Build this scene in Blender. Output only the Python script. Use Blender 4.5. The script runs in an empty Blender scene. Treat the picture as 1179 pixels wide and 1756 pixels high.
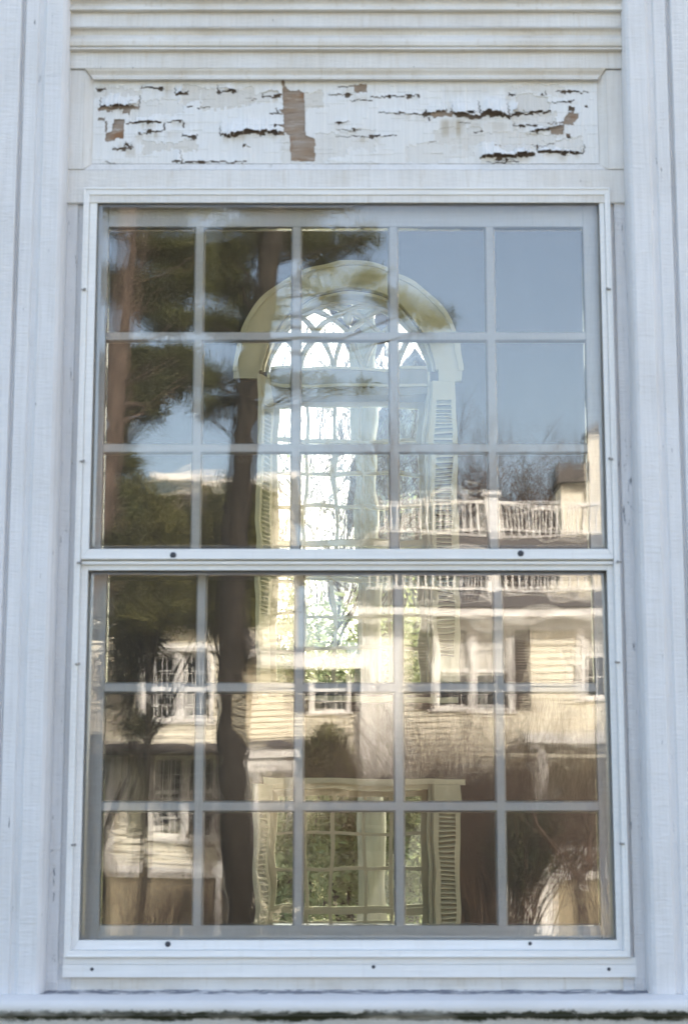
import bpy, math, random
import numpy as np
from mathutils import Vector, Matrix, Euler

random.seed(7)
rng = np.random.default_rng(7)
SC = bpy.context.scene
COL = SC.collection
R = math.radians

# ------------------------------------------------------------------ camera
PITCH, F, CAM_D, CAM_Z = R(10.0), 3093.0, 4.1, 1.6      # F in pixels of the 1179 x 1756 photograph
cam = bpy.data.cameras.new('camera')
cam_o = bpy.data.objects.new('camera', cam)
COL.objects.link(cam_o)
cam_o.location = (0, -CAM_D, CAM_Z)
cam_o.rotation_euler = (R(90) + PITCH, 0, 0)
cam.sensor_fit = 'VERTICAL'
cam.sensor_height = 36.0
cam.lens = F / 1756 * 36.0
cam.clip_start, cam.clip_end = 0.05, 2000
cam.dof.use_dof = True
cam.dof.focus_distance = 13.0
cam.dof.aperture_fstop = 9.5
SC.camera = cam_o

# ------------------------------------------------------------------ world, sun, exposure
SUN_EL, SUN_AZ = R(38), R(35)            # azimuth from +y (behind the building) towards +x
w = bpy.data.worlds.new('World')
SC.world = w
w.use_nodes = True
nt = w.node_tree
sky = nt.nodes.new('ShaderNodeTexSky')
sky.sky_type = 'NISHITA'
sky.sun_disc = False
sky.sun_elevation = SUN_EL
sky.sun_rotation = SUN_AZ
sky.air_density, sky.dust_density, sky.ozone_density = 0.8, 3.5, 0.6
bg = nt.nodes['Background']
wb_n = nt.nodes.new('ShaderNodeMix')            # a slightly hazy, whiter sky than the clear-air model
wb_n.data_type, wb_n.blend_type = 'RGBA', 'MULTIPLY'
wb_n.inputs[0].default_value = 1.0
wb_n.inputs[7].default_value = (1.0, .92, .805, 1)
nt.links.new(sky.outputs[0], wb_n.inputs[6])
nt.links.new(wb_n.outputs[2], bg.inputs[0])
bg.inputs[1].default_value = 0.15
sun = bpy.data.lights.new('sun', 'SUN')
sun.energy, sun.angle, sun.color = 3.7, R(0.5), (1.0, 0.95, 0.88)
sun_o = bpy.data.objects.new('sun', sun)
COL.objects.link(sun_o)
sdir = Vector((math.sin(SUN_AZ) * math.cos(SUN_EL), math.cos(SUN_AZ) * math.cos(SUN_EL), math.sin(SUN_EL)))
sun_o.rotation_euler = sdir.to_track_quat('Z', 'Y').to_euler()
sun_o.location = (0, 30, 30)
SC.view_settings.view_transform = 'Standard'
SC.view_settings.look = 'None'
SC.view_settings.exposure = 2.40
SC.view_settings.gamma = 1.0
SC.render.engine = 'CYCLES'
cy = SC.cycles
cy.max_bounces, cy.diffuse_bounces, cy.glossy_bounces = 16, 4, 6
cy.transmission_bounces, cy.transparent_max_bounces = 14, 24
cy.caustics_reflective = cy.caustics_refractive = False
cy.use_adaptive_sampling = False
cy.use_denoising = True
try:
    cy.denoiser = 'OPENIMAGEDENOISE'
    cy.denoising_input_passes = 'RGB_ALBEDO_NORMAL'
except Exception:
    pass

# ------------------------------------------------------------------ placing from the photograph
CT, ST = math.cos(PITCH), math.sin(PITCH)


def ray(u, v):
    t = (878.0 - v) / F
    k = CT - t * ST
    return (u - 589.5) / F / k, (ST + t * CT) / k


def P(u, v, y):
    """point of the plane y = const seen directly (or through the glass)"""
    a, b = ray(u, v)
    return a * (y + CAM_D), CAM_Z + b * (y + CAM_D)


def QU(u, v, L):
    """point L metres in front of the glass seen mirrored in the upper sash"""
    a, b = ray(u, v + 57)
    return a * (L + CAM_D), CAM_Z + b * (L + CAM_D)


def QL(u, v, L):
    """the same for the lower sash (the two sashes lean a little differently)"""
    a, b = ray(u, v - 57)
    return a * (L + CAM_D), CAM_Z + b * (L + CAM_D)


# ------------------------------------------------------------------ mesh helpers
class MB:
    def __init__(self):
        self.v, self.f = [], []

    def add(self, verts, faces):
        n = len(self.v)
        self.v.extend(verts)
        self.f.extend([tuple(i + n for i in f) for f in faces])

    def box(self, x0, x1, y0, y1, z0, z1):
        if x1 < x0: x0, x1 = x1, x0
        if y1 < y0: y0, y1 = y1, y0
        if z1 < z0: z0, z1 = z1, z0
        self.add([(x0, y0, z0), (x1, y0, z0), (x1, y1, z0), (x0, y1, z0),
                  (x0, y0, z1), (x1, y0, z1), (x1, y1, z1), (x0, y1, z1)],
                 [(0, 3, 2, 1), (4, 5, 6, 7), (0, 1, 5, 4), (1, 2, 6, 5), (2, 3, 7, 6), (3, 0, 4, 7)])

    def hull(self, a, b):
        """two rings with the same number of points, capped"""
        n = len(a)
        self.add(list(a) + list(b),
                 [tuple(range(n))[::-1], tuple(range(n, 2 * n))] +
                 [(i, (i + 1) % n, n + (i + 1) % n, n + i) for i in range(n)])

    def prism_y(self, poly, y0, y1):
        """polygon in x,z pushed from y0 to y1"""
        self.hull([(x, y0, z) for x, z in poly], [(x, y1, z) for x, z in poly])

    def prism_x(self, prof, x0, x1, m0=0.0, m1=0.0, yref=0.0):
        """profile in z,y pushed along x; m = mitre"""
        self.hull([(x0 + m0 * (y - yref), y, z) for z, y in prof], [(x1 + m1 * (y - yref), y, z) for z, y in prof])

    def prism_z(self, prof, z0, z1):
        self.hull([(x, y, z0) for x, y in prof], [(x, y, z1) for x, y in prof])

    def tube(self, pts, rad, n=6, cap=True):
        pts = [Vector(p) for p in pts]
        if not hasattr(rad, '__len__'):
            rad = [rad] * len(pts)
        base = len(self.v)
        prev = None
        for i, p in enumerate(pts):
            d = (pts[min(i + 1, len(pts) - 1)] - pts[max(i - 1, 0)])
            if d.length < 1e-9: d = Vector((0, 0, 1))
            d.normalize()
            if prev is None:
                ref = Vector((0, 0, 1)) if abs(d.z) < .9 else Vector((1, 0, 0))
                s = d.cross(ref).normalized()
            else:
                s = (prev - d * prev.dot(d))
                s = s.normalized() if s.length > 1e-6 else d.orthogonal().normalized()
            prev = s
            q = d.cross(s)
            for k in range(n):
                a = 2 * math.pi * k / n
                c = p + (s * math.cos(a) + q * math.sin(a)) * rad[i]
                self.v.append((c.x, c.y, c.z))
        for i in range(len(pts) - 1):
            for k in range(n):
                a, b = base + i * n + k, base + i * n + (k + 1) % n
                self.f.append((a, b, b + n, a + n))
        if cap:
            self.f.append(tuple(base + k for k in range(n))[::-1])
            self.f.append(tuple(base + (len(pts) - 1) * n + k for k in range(n)))

    def lathe(self, prof, n=12, c=(0, 0, 0), axis='z'):
        base = len(self.v)
        for r, h in prof:
            for k in range(n):
                a = 2 * math.pi * k / n
                if axis == 'z':
                    self.v.append((c[0] + r * math.cos(a), c[1] + r * math.sin(a), c[2] + h))
                else:
                    self.v.append((c[0] + r * math.cos(a), c[1] + h, c[2] + r * math.sin(a)))
        for i in range(len(prof) - 1):
            for k in range(n):
                a, b = base + i * n + k, base + i * n + (k + 1) % n
                self.f.append((a, b, b + n, a + n))
        self.f.append(tuple(base + k for k in range(n))[::-1])
        self.f.append(tuple(base + (len(prof) - 1) * n + k for k in range(n)))

    def build(self, name, mat, parent=None, smooth=False, bevel=0.0, fix=True):
        me = bpy.data.meshes.new(name)
        me.from_pydata([tuple(p) for p in self.v], [], self.f)
        me.update()
        if fix:
            import bmesh
            bm = bmesh.new()
            bm.from_mesh(me)
            bmesh.ops.recalc_face_normals(bm, faces=bm.faces)
            bm.to_mesh(me)
            bm.free()
        me.materials.append(mat)
        if smooth:
            me.polygons.foreach_set('use_smooth', [True] * len(me.polygons))
        o = bpy.data.objects.new(name, me)
        COL.objects.link(o)
        if parent is not None:
            o.parent = parent
        if bevel > 0:
            b = o.modifiers.new('bevel', 'BEVEL')
            b.width = bevel
            b.segments = 2
            b.limit_method = 'ANGLE'
            b.angle_limit = R(35)
        return o


def tag(o, label=None, cat=None, group=None, kind=None):
    if label: o['label'] = label
    if cat: o['category'] = cat
    if group: o['group'] = group
    if kind: o['kind'] = kind
    return o


def empty(name, loc, label, cat, group=None):
    o = bpy.data.objects.new(name, None)
    COL.objects.link(o)
    o.empty_display_size = .2
    o.location = (0, 0, 0)          # children keep world coordinates; the empty is moved afterwards by seat()
    o['base'] = loc
    return tag(o, label, cat, group)


def seat(o):
    """put an Empty at the base of its thing, leaving the parts where they are"""
    loc = Vector(o['base'])
    del o['base']
    o.location = loc
    for ch in o.children:
        ch.location = Vector(ch.location) - loc
    return o


def child(o, p):
    """parent o to the part p; both keep world coordinates in their meshes"""
    o.parent = p
    return o


# ------------------------------------------------------------------ materials
def newmat(name):
    m = bpy.data.materials.new(name)
    m.use_nodes = True
    t = m.node_tree
    t.nodes.clear()
    out = t.nodes.new('ShaderNodeOutputMaterial')
    return m, t, out


def nd(t, typ, **kw):
    n = t.nodes.new(typ)
    for k, v in kw.items():
        if hasattr(n, k) and not k.startswith('i_'):
            setattr(n, k, v)
    return n


def tex(t, scale=(1, 1, 1), nscale=5.0, detail=3.0, rough=.55, dist=0.0, loc=(0, 0, 0)):
    tc = nd(t, 'ShaderNodeTexCoord')
    mp = nd(t, 'ShaderNodeMapping')
    mp.inputs['Scale'].default_value = scale
    mp.inputs['Location'].default_value = loc
    t.links.new(tc.outputs['Object'], mp.inputs['Vector'])
    n = nd(t, 'ShaderNodeTexNoise')
    n.inputs['Scale'].default_value = nscale
    n.inputs['Detail'].default_value = detail
    n.inputs['Roughness'].default_value = rough
    n.inputs['Distortion'].default_value = dist
    t.links.new(mp.outputs[0], n.inputs['Vector'])
    return n.outputs['Fac']


def ramp(t, fac, stops):
    r = nd(t, 'ShaderNodeValToRGB')
    el = r.color_ramp.elements
    while len(el) < len(stops): el.new(.5)
    for e, (p, c) in zip(el, stops):
        e.position = p
        e.color = (c[0], c[1], c[2], 1) if hasattr(c, '__len__') else (c, c, c, 1)
    t.links.new(fac, r.inputs[0])
    return r.outputs[0]


def mix(t, fac, a, b, mode='MIX'):
    m = nd(t, 'ShaderNodeMix', data_type='RGBA', blend_type=mode)
    for sock, val in ((m.inputs[0], fac), (m.inputs[6], a), (m.inputs[7], b)):
        if hasattr(val, 'is_output'):
            t.links.new(val, sock)
        elif hasattr(val, '__len__'):
            sock.default_value = (val[0], val[1], val[2], 1)
        else:
            sock.default_value = val
    return m.outputs[2]


def math_(t, op, a, b=0.0):
    m = nd(t, 'ShaderNodeMath', operation=op)
    for i, val in enumerate((a, b)):
        if hasattr(val, 'is_output'): t.links.new(val, m.inputs[i])
        else: m.inputs[i].default_value = val
    return m.outputs[0]


def princ(t, out, col, rough=.5, bump=None, bdist=.001, bstr=1.0, spec=.5, metallic=0.0):
    p = nd(t, 'ShaderNodeBsdfPrincipled')
    if hasattr(col, 'is_output'): t.links.new(col, p.inputs['Base Color'])
    else: p.inputs['Base Color'].default_value = (*col, 1)
    if hasattr(rough, 'is_output'): t.links.new(rough, p.inputs['Roughness'])
    else: p.inputs['Roughness'].default_value = rough
    p.inputs['Specular IOR Level'].default_value = spec
    p.inputs['Metallic'].default_value = metallic
    if bump is not None:
        b = nd(t, 'ShaderNodeBump')
        b.inputs['Distance'].default_value = bdist
        b.inputs['Strength'].default_value = bstr
        t.links.new(bump, b.inputs['Height'])
        t.links.new(b.outputs[0], p.inputs['Normal'])
    t.links.new(p.outputs[0], out.inputs[0])
    return p


def paint(name, base=(.80, .80, .80), dirt=(.55, .49, .40), grain='z', stain=.35, ripple=.3, chips=0.0, chipcol=(.12, .13, .17), seed=0.0,
          streak=None, attr=None):
    """old white house paint: brush grain along one axis, cross ripples, dirt streaks, small chips"""
    m, t, out = newmat(name)
    along = {'z': (1, 1, .04), 'x': (.04, 1, 1)}[grain]
    across = {'z': (.25, 1, 1.6), 'x': (1.6, 1, .25)}[grain]
    g = tex(t, along, 160, 4, .6, loc=(seed, 0, seed))
    rp = tex(t, across, 90, 3, .6, .6, loc=(seed * 2, 0, 0))
    big = tex(t, (1, 1, 1), 4.5, 5, .6, loc=(seed, seed, 0))
    mid = tex(t, (1, 1, .10), 60, 4, .65, loc=(seed, 3, 0))
    c = mix(t, math_(t, 'MULTIPLY', ramp(t, big, [(.40, 0), (.75, 1)]), stain), base, dirt)
    c = mix(t, math_(t, 'MULTIPLY', ramp(t, mid, [(.56, 0), (.74, 1)]), stain * .8), c, dirt)
    c = mix(t, .42, c, mix(t, ramp(t, g, [(.3, 0), (.7, 1)]), tuple(k * .84 for k in base), tuple(min(.88, k * 1.06) for k in base)))
    if attr:
        a = nd(t, 'ShaderNodeAttribute', attribute_name=attr)
        c = mix(t, a.outputs['Fac'], c, (.47, .41, .32))
    h = math_(t, 'ADD', math_(t, 'MULTIPLY', g, .5), math_(t, 'MULTIPLY', rp, ripple * 2.2))
    if chips > 0:
        ch = ramp(t, tex(t, (1, 1, 3.2) if grain == 'x' else (3.2, 1, .5), 42, 5, .7, loc=(seed + 5, 0, 2)), [(.70 - chips * .1, 0), (.715 - chips * .1, 1)])
        reg = ramp(t, tex(t, (1, 1, 1), 9, 2, .5, loc=(seed + 8, 0, 0)), [(.45, 0), (.55, 1)])
        ch = math_(t, 'MULTIPLY', ch, reg)
        c = mix(t, ch, c, chipcol)
        h = math_(t, 'SUBTRACT', h, ch)
    princ(t, out, c, .5, h, .0020, .9, .35)
    return m


def plain(name, col, rough=.6, var=.2, nscale=8, bdist=.002, spec=.4, stretch=(1, 1, 1)):
    m, t, out = newmat(name)
    n = tex(t, stretch, nscale, 5, .6)
    n2 = tex(t, stretch, nscale * 6, 3, .6)
    c = mix(t, ramp(t, n, [(.3, 0), (.7, 1)]), tuple(k * (1 - var) for k in col), tuple(min(1, k * (1 + var)) for k in col))
    princ(t, out, c, rough, n2, bdist, .6, spec)
    return m


M = {}
M['pilaster'] = paint('pilaster_paint', (0.73, 0.73, 0.75), (.55, .53, .51), 'z', .6, .6, .25, seed=1.3)
M['casing'] = paint('casing_paint', (0.71, 0.71, 0.73), (.50, .47, .44), 'z', .6, .7, .5, seed=4.1)
M['mould'] = paint('moulding_paint', (0.75, 0.73, 0.70), (.46, .38, .27), 'x', .95, .4, .0, seed=2.2)  # heavier stain: partly dirt, partly warm ground bounce put into the colour
M['board'] = paint('board_paint', (0.74, 0.73, 0.72), (.52, .45, .36), 'z', .8, .4, .2, seed=6.2)
M['flake'] = paint('peeling_paint', (0.76, 0.76, 0.76), (.60, .54, .45), 'z', .35, .12, 0, seed=8.7, attr='wear')
M['sash'] = paint('sash_paint', (.88, .87, .85), (.62, .57, .48), 'x', .30, .4, .0, seed=3.4)
M['alu'] = paint('storm_frame_enamel', (.83, .83, .83), (.60, .58, .54), 'x', .40, .10, 0, seed=9.9)


def sill_paint():
    m, t, out = newmat('sill_paint')
    tc = nd(t, 'ShaderNodeTexCoord')
    sp = nd(t, 'ShaderNodeSeparateXYZ')
    t.links.new(tc.outputs['Object'], sp.inputs[0])
    y, z = sp.outputs[1], sp.outputs[2]
    big = tex(t, (.5, 1, 1), 9, 5, .65)
    fine = tex(t, (.35, 1, 1.2), 75, 5, .7, .4)
    c = mix(t, ramp(t, big, [(.35, 0), (.75, .5)]), (.72, .71, .71), (.55, .54, .52))
    # flaked strip along the back of the sill
    back = ramp(t, y, [(.0, 0), (1, 1)])
    bz = math_(t, 'SUBTRACT', 1.0, math_(t, 'MULTIPLY', math_(t, 'ABSOLUTE', math_(t, 'ADD', y, .034)), 28.0))
    bz = math_(t, 'MAXIMUM', bz, 0.0)
    chip = ramp(t, math_(t, 'ADD', fine, math_(t, 'MULTIPLY', bz, .16)), [(.565, 0), (.58, 1)])
    chip = math_(t, 'MULTIPLY', chip, ramp(t, bz, [(.05, 0), (.3, 1)]))
    c = mix(t, chip, c, (.15, .16, .20))
    # black-green growth under the nose
    zz = nd(t, 'ShaderNodeMapRange')
    t.links.new(math_(t, 'ABSOLUTE', math_(t, 'SUBTRACT', z, SILL_MOULD)), zz.inputs[0])
    zz.inputs[1].default_value, zz.inputs[2].default_value = .003, .022
    zz.inputs[3].default_value, zz.inputs[4].default_value = .34, -.12
    mo = tex(t, (.55, 1, .6), 26, 6, .75)
    mould = ramp(t, math_(t, 'ADD', mo, zz.outputs[0]), [(.60, 0), (.74, 1)])
    mould = math_(t, 'MULTIPLY', mould, ramp(t, tex(t, (1, 1, 1), 5.5, 3, .6, loc=(3, 1, 0)), [(.34, .3), (.50, 1)]))
    c = mix(t, mould, c, (.045, .05, .03))
    h = math_(t, 'SUBTRACT', math_(t, 'MULTIPLY', tex(t, (.2, 1, 1), 60, 4), .6), chip)
    princ(t, out, c, .5, h, .0012, .8, .35)
    return m


def bare_wood():
    m, t, out = newmat('weathered_wood')
    tc = nd(t, 'ShaderNodeTexCoord')
    mp = nd(t, 'ShaderNodeMapping')
    mp.inputs['Scale'].default_value = (3.2, 1, 19)
    t.links.new(tc.outputs['Object'], mp.inputs['Vector'])
    wf = tex(t, (.22, 1, 2.4), 46, 5, .62, 2.2)
    n = tex(t, (.3, 1, 2), 26, 4, .65)
    c = mix(t, ramp(t, n, [(.35, 0), (.65, 1)]), (.30, .215, .15), (.34, .29, .25))
    c = mix(t, ramp(t, wf, [(.56, 0), (.66, .6)]), c, (.60, .56, .52))
    c = mix(t, ramp(t, wf, [(.30, .7), (.44, 0)]), c, (.17, .11, .07))
    rust = ramp(t, tex(t, (1, 1, 1), 14, 3), [(.58, 0), (.68, .8)])
    c = mix(t, rust, c, (.26, .13, .06))
    princ(t, out, c, .8, wf, .0012, .8, .2)
    return m


M['wood'] = bare_wood()
M['cavity'] = plain('gap_shade_wood', (.17, .135, .11), .9, .4, 40, .001, .1, (.3, 1, 1))  # wood behind the cracks, its colour darkened to stand for gap shade
M['screw'] = plain('dark_screw', (.05, .055, .07), .4, .1, 40, .0002)
M['clip'] = plain('grey_clip', (.30, .29, .28), .5, .2, 60, .0005)


def glass_mat(name, boost, refract, tint=(1, 1, 1), dust=0.0):
    """clear window glass; panes are closed solids, reflections on both faces"""
    m, t, out = newmat(name)
    fr = nd(t, 'ShaderNodeFresnel')
    fr.inputs[0].default_value = 1.5
    fac = math_(t, 'MINIMUM', math_(t, 'MULTIPLY', fr.outputs[0], boost), 1.0)
    gl = nd(t, 'ShaderNodeBsdfGlossy')
    gl.inputs['Roughness'].default_value = 0.0
    if refract:
        tr = nd(t, 'ShaderNodeBsdfRefraction')
        tr.inputs['Roughness'].default_value = 0.0
        tr.inputs['IOR'].default_value = 1.5
    else:
        tr = nd(t, 'ShaderNodeBsdfTransparent')
    tr.inputs['Color'].default_value = (*tint, 1)
    mx = nd(t, 'ShaderNodeMixShader')
    t.links.new(fac, mx.inputs[0])
    t.links.new(tr.outputs[0], mx.inputs[1])
    t.links.new(gl.outputs[0], mx.inputs[2])
    res = mx.outputs[0]
    if dust:
        df = nd(t, 'ShaderNodeBsdfDiffuse')
        df.inputs[0].default_value = (.75, .74, .70, 1)
        a = ramp(t, tex(t, (2.2, 1, .18), 17, 5, .7, .5), [(.40, .15), (.8, 1)])
        b = ramp(t, tex(t, (1, 1, 1), 160, 3, .7), [(.40, .2), (.75, 1)])
        m2 = nd(t, 'ShaderNodeMixShader')
        t.links.new(math_(t, 'MULTIPLY', math_(t, 'MULTIPLY', a, b), dust), m2.inputs[0])
        t.links.new(res, m2.inputs[1])
        t.links.new(df.outputs[0], m2.inputs[2])
        res = m2.outputs[0]
    t.links.new(res, out.inputs[0])
    return m


M['storm_glass'] = glass_mat('storm_glass', 2.1, False, dust=.03)
M['old_glass'] = glass_mat('old_wavy_glass', 1.8, True, (.985, 1.0, .975))
M['far_glass'] = glass_mat('old_pale_glass', 1.0, False, (.96, .985, .95))
M['trim_green'] = plain('cream_green_trim', (.42, .42, .295), .45, .06, 5, .001)
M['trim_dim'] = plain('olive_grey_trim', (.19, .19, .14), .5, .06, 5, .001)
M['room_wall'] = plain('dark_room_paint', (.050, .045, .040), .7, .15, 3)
M['room_floor'] = plain('room_floor_boards', (.34, .26, .17), .5, .2, 3, .001, .4, (8, .4, 1))
M['room_ceil'] = plain('room_plaster', (.70, .69, .64), .8, .05, 3)
M['white_trim'] = plain('neighbour_white_trim', (.76, .74, .70), .5, .08, 6)
M['cream_clap'] = plain('cream_clapboard', (.68, .635, .51), .6, .09, 4, .002, .3, (.3, 1, 2))
M['cream_pale'] = plain('pale_cream_clapboard', (.74, .68, .54), .6, .08, 4, .002, .3, (.3, 1, 2))
M['tan'] = plain('tan_foundation_render', (.27, .225, .145), .8, .2, 3)
M['dark_shutter'] = plain('dark_brown_shutter', (.045, .032, .026), .5, .2, 10)
M['olive_shutter'] = plain('grey_green_shutter', (.20, .19, .13), .5, .2, 10)
M['shingle'] = plain('dark_roof_shingle', (.075, .065, .060), .8, .3, 9, .01)
M['win_glass'] = plain('dark_house_pane', (.012, .014, .016), .06, .2, 4, .0005, .6)
M['curtain'] = plain('pale_curtain', (.62, .60, .54), .8, .12, 10, .01, .2, (6, 1, .3))
M['red_curtain'] = plain('red_curtain', (.34, .07, .05), .8, .2, 10)
M['bark'] = plain('pine_bark', (.085, .062, .049), .9, .6, 22, .05, .1, (1, 1, .18))
M['bark_dark'] = plain('grey_bark', (.030, .025, .020), .9, .65, 22, .05, .1, (1, 1, .18))
M['bark_pale'] = plain('pale_smooth_bark', (.24, .235, .19), .9, .3, 5, .01, .1, (1, 1, .3))
M['garden_plaster'] = plain('grey_green_plaster', (.33, .34, .28), .8, .15, 3)
M['gravel'] = plain('pale_gravel', (.42, .40, .30), .9, .25, 12, .02, .1)
M['twig'] = plain('brown_twig', (.072, .046, .033), .9, .35, 6, .002, .1)
M['twig_pale'] = plain('pale_twig', (.26, .19, .13), .9, .3, 6, .002, .1)
M['grass'] = plain('dry_lawn', (.135, .125, .055), .95, .4, 2.0, .05, .1)
M['road'] = plain('asphalt', (.10, .10, .10), .9, .2, 8, .005, .2)


def foliage(name, a, b):
    m, t, out = newmat(name)
    n = tex(t, (1, 1, 1), 2.4, 5, .7)
    at = nd(t, 'ShaderNodeAttribute', attribute_name='tone')
    c = mix(t, math_(t, 'MULTIPLY', math_(t, 'ADD', n, at.outputs['Fac']), .5), a, b)
    p = princ(t, out, c, .6, None, spec=.25)
    tl = nd(t, 'ShaderNodeBsdfTranslucent')
    t.links.new(c, tl.inputs[0])
    mx = nd(t, 'ShaderNodeMixShader')
    mx.inputs[0].default_value = .4
    t.links.new(p.outputs[0], mx.inputs[1])
    t.links.new(tl.outputs[0], mx.inputs[2])
    t.links.new(mx.outputs[0], out.inputs[0])
    return m


M['pine'] = foliage('pine_needles', (.012, .020, .007), (.135, .140, .038))
M['cedar'] = foliage('yellow_green_evergreen', (.045, .055, .016), (.20, .18, .05))
M['yew'] = foliage('dark_evergreen', (.020, .028, .012), (.085, .085, .030))
M['hedge'] = foliage('pale_garden_leaves', (.20, .24, .12), (.42, .46, .26))

# ================================================================== THE WHITE HOUSE FRONT
house = empty('white_house', (0, 0, 0), 'white wooden house front with peeling paint around the tall window', 'house')
XC = P(593, 900, 0)[0]
xl_p = P(94, 900, -.07)[0]      # inner edges of the two pilasters
xr_p = P(1092, 900, -.07)[0]


def zv(v, y):
    return P(593, v, y)[1]


SILL_MOULD = zv(1742, -.10)
M['sill'] = sill_paint()
Z_SILL = zv(1699, -.012)

# ---- pilasters (profile in x,y from the inner edge outward, mirrored for the other side)
pil_prof = [(0, .0), (0, -.050), (.006, -.064), (.013, -.070), (.053, -.070), (.057, -.064), (.061, -.062), (.070, -.062), (.073, -.067),
            (.102, -.067), (.106, -.055), (.111, -.055), (.114, -.071), (.330, -.071), (.334, -.062), (.34, -.062), (.344, -.050), (.344, 0)]
for sgn, xe in ((-1, xl_p), (1, xr_p)):
    m = MB()
    m.prism_z([(xe + sgn * a, b) for a, b in pil_prof], Z_SILL - .004, 6.2)
    o = m.build('pilaster', M['pilaster'], house, bevel=.0015)

# ---- horizontal mouldings above the window
XL, XR = xl_p - .004, xr_p + .004


def zy(lst):
    return [(zv(v, y), y) for v, y in lst]


def moulding(lst, name, mat, back=.0, bev=.0008):
    m = MB()
    prof = zy(lst)
    prof = prof + [(prof[-1][0], back), (prof[0][0], back)]
    m.prism_x(prof, XL, XR)
    return m.build(name, mat, house, bevel=bev)


moulding([(-70, -.058), (-6, -.058), (-3, -.060), (2, -.052), (7, -.047), (11, -.047), (12.5, -.053), (16, -.055), (18, -.052)], 'cornice_moulding', M['mould'])
moulding([(18.6, -.040), (45.6, -.040)], 'fascia_board', M['board'])
moulding([(46.2, -.047), (47.6, -.049), (50, -.043), (54, -.037), (59, -.034), (61, -.034), (62.5, -.040), (66, -.045), (71, -.047),
          (77, -.046), (80, -.043), (81, -.039), (81.6, -.044), (84, -.045), (85, -.043)], 'cornice_moulding', M['mould'])
moulding([(85.6, -.030), (117, -.030)], 'frieze_board', M['board'])
# frame round the peeling panel: top moulding mitred into bevelled sides
y_p = -.010
wb = .020
za, zb = zv(117.6, -.03), zv(137, -.02)
zc_, zd = zv(281, y_p), zv(291, -.020)
xa, xb = P(160, 210, y_p)[0], P(1024, 210, y_p)[0]
m = MB()
tp = [(zv(117.6, -.0295), -.0295), (zv(121, -.028), -.028), (zv(128, -.022), -.022), (zv(130, -.022), -.022), (zv(131.5, -.027), -.027), (zv(135.5, -.028), -.028),
      (zv(137.5, -.022), -.022), (zv(137.8, .0), .0), (zv(117.6, .0), .0)]
z_in = zv(138, -.01)
MS = wb / (tp[0][0] - z_in)
m.hull([(xa - (z - z_in) * MS if z > z_in else xa, y, z) for z, y in tp], [(xb + (z - z_in) * MS if z > z_in else xb, y, z) for z, y in tp])
m.build('panel_moulding', M['mould'], house)
ztop = za - .001
for s, x in ((-1, xa), (1, xb)):      # side bevels
    m = MB()
    m.add([(x, y_p - .0005, zc_), (x, y_p - .0005, z_in), (x + s * wb, -.024, zd), (x + s * wb, -.024, ztop),
           (x, .0, zc_), (x, .0, z_in), (x + s * wb, .0, zd), (x + s * wb, .0, ztop)],
          [(0, 1, 3, 2), (4, 6, 7, 5), (0, 2, 6, 4), (1, 5, 7, 3), (0, 4, 5, 1), (2, 3, 7, 6)])
    m.build('panel_moulding', M['board'], house)
m = MB()
bp = [(zc_ - .0006, y_p - .0005), (zv(284, -.0135), -.0135), (zv(289, -.0165), -.0165), (zd, -.0205), (zd, 0), (zc_ - .0006, 0)]
mb_ = lambda z: (zc_ - z) / (zc_ - zd) * wb - .0004
m.hull([(xa - mb_(z), y, z) for z, y in bp], [(xb + mb_(z), y, z) for z, y in bp])
m.build('panel_moulding', M['board'], house)
z_head = zv(327, -.02)
m = MB()
m.box(XL, xa - wb - .0003, -.024, 0, zd, ztop)
m.box(xb + wb + .0003, XR, -.024, 0, zd, ztop)
m.box(XL, XR, -.0212, 0, z_head - .03, zd - .0006)
m.build('head_board', M['board'], house, bevel=.001)

# ---- the peeling panel
Z0p, Z1p = zc_, z_in
U0, U1, V0, V1 = 160.0, 1024.0, 137.0, 281.0
nu, nv = 865, 145
us = np.linspace(U0, U1, nu)
vs = np.linspace(V0, V1, nv)
UU, VV = np.meshgrid(us, vs)          # [nv,nu]
lift = np.zeros_like(UU)
wear = np.zeros_like(UU)
dead = np.zeros((nv - 1, nu - 1), bool)
uc, vc = (us[:-1] + us[1:]) / 2, (vs[:-1] + vs[1:]) / 2
UC, VC = np.meshgrid(uc, vc)


def stepnoise(u, width, amp, seed):
    r = np.random.default_rng(seed)
    pos, out = U0 - 20, np.zeros_like(u)
    edges, vals = [], []
    while pos < U1 + 20:
        edges.append(pos)
        vals.append(r.uniform(-amp, amp))
        pos += r.uniform(width * .4, width * 1.6)
    return np.array(vals)[np.clip(np.searchsorted(edges, u) - 1, 0, len(vals) - 1)]


def worn(a, b, c, d, k=.6, s=8.0):
    f = np.clip((UU - a) / s, 0, 1) * np.clip((c - UU) / s, 0, 1) * np.clip((VV - b) / s, 0, 1) * np.clip((d - VV) / (s * 2), 0, 1)
    f = f * np.clip(.7 + .8 * stepnoise(us, 8, .5, int(a * 7 + b))[None, :], 0, 1)
    wear[:] = np.maximum(wear, f * k)


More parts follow.
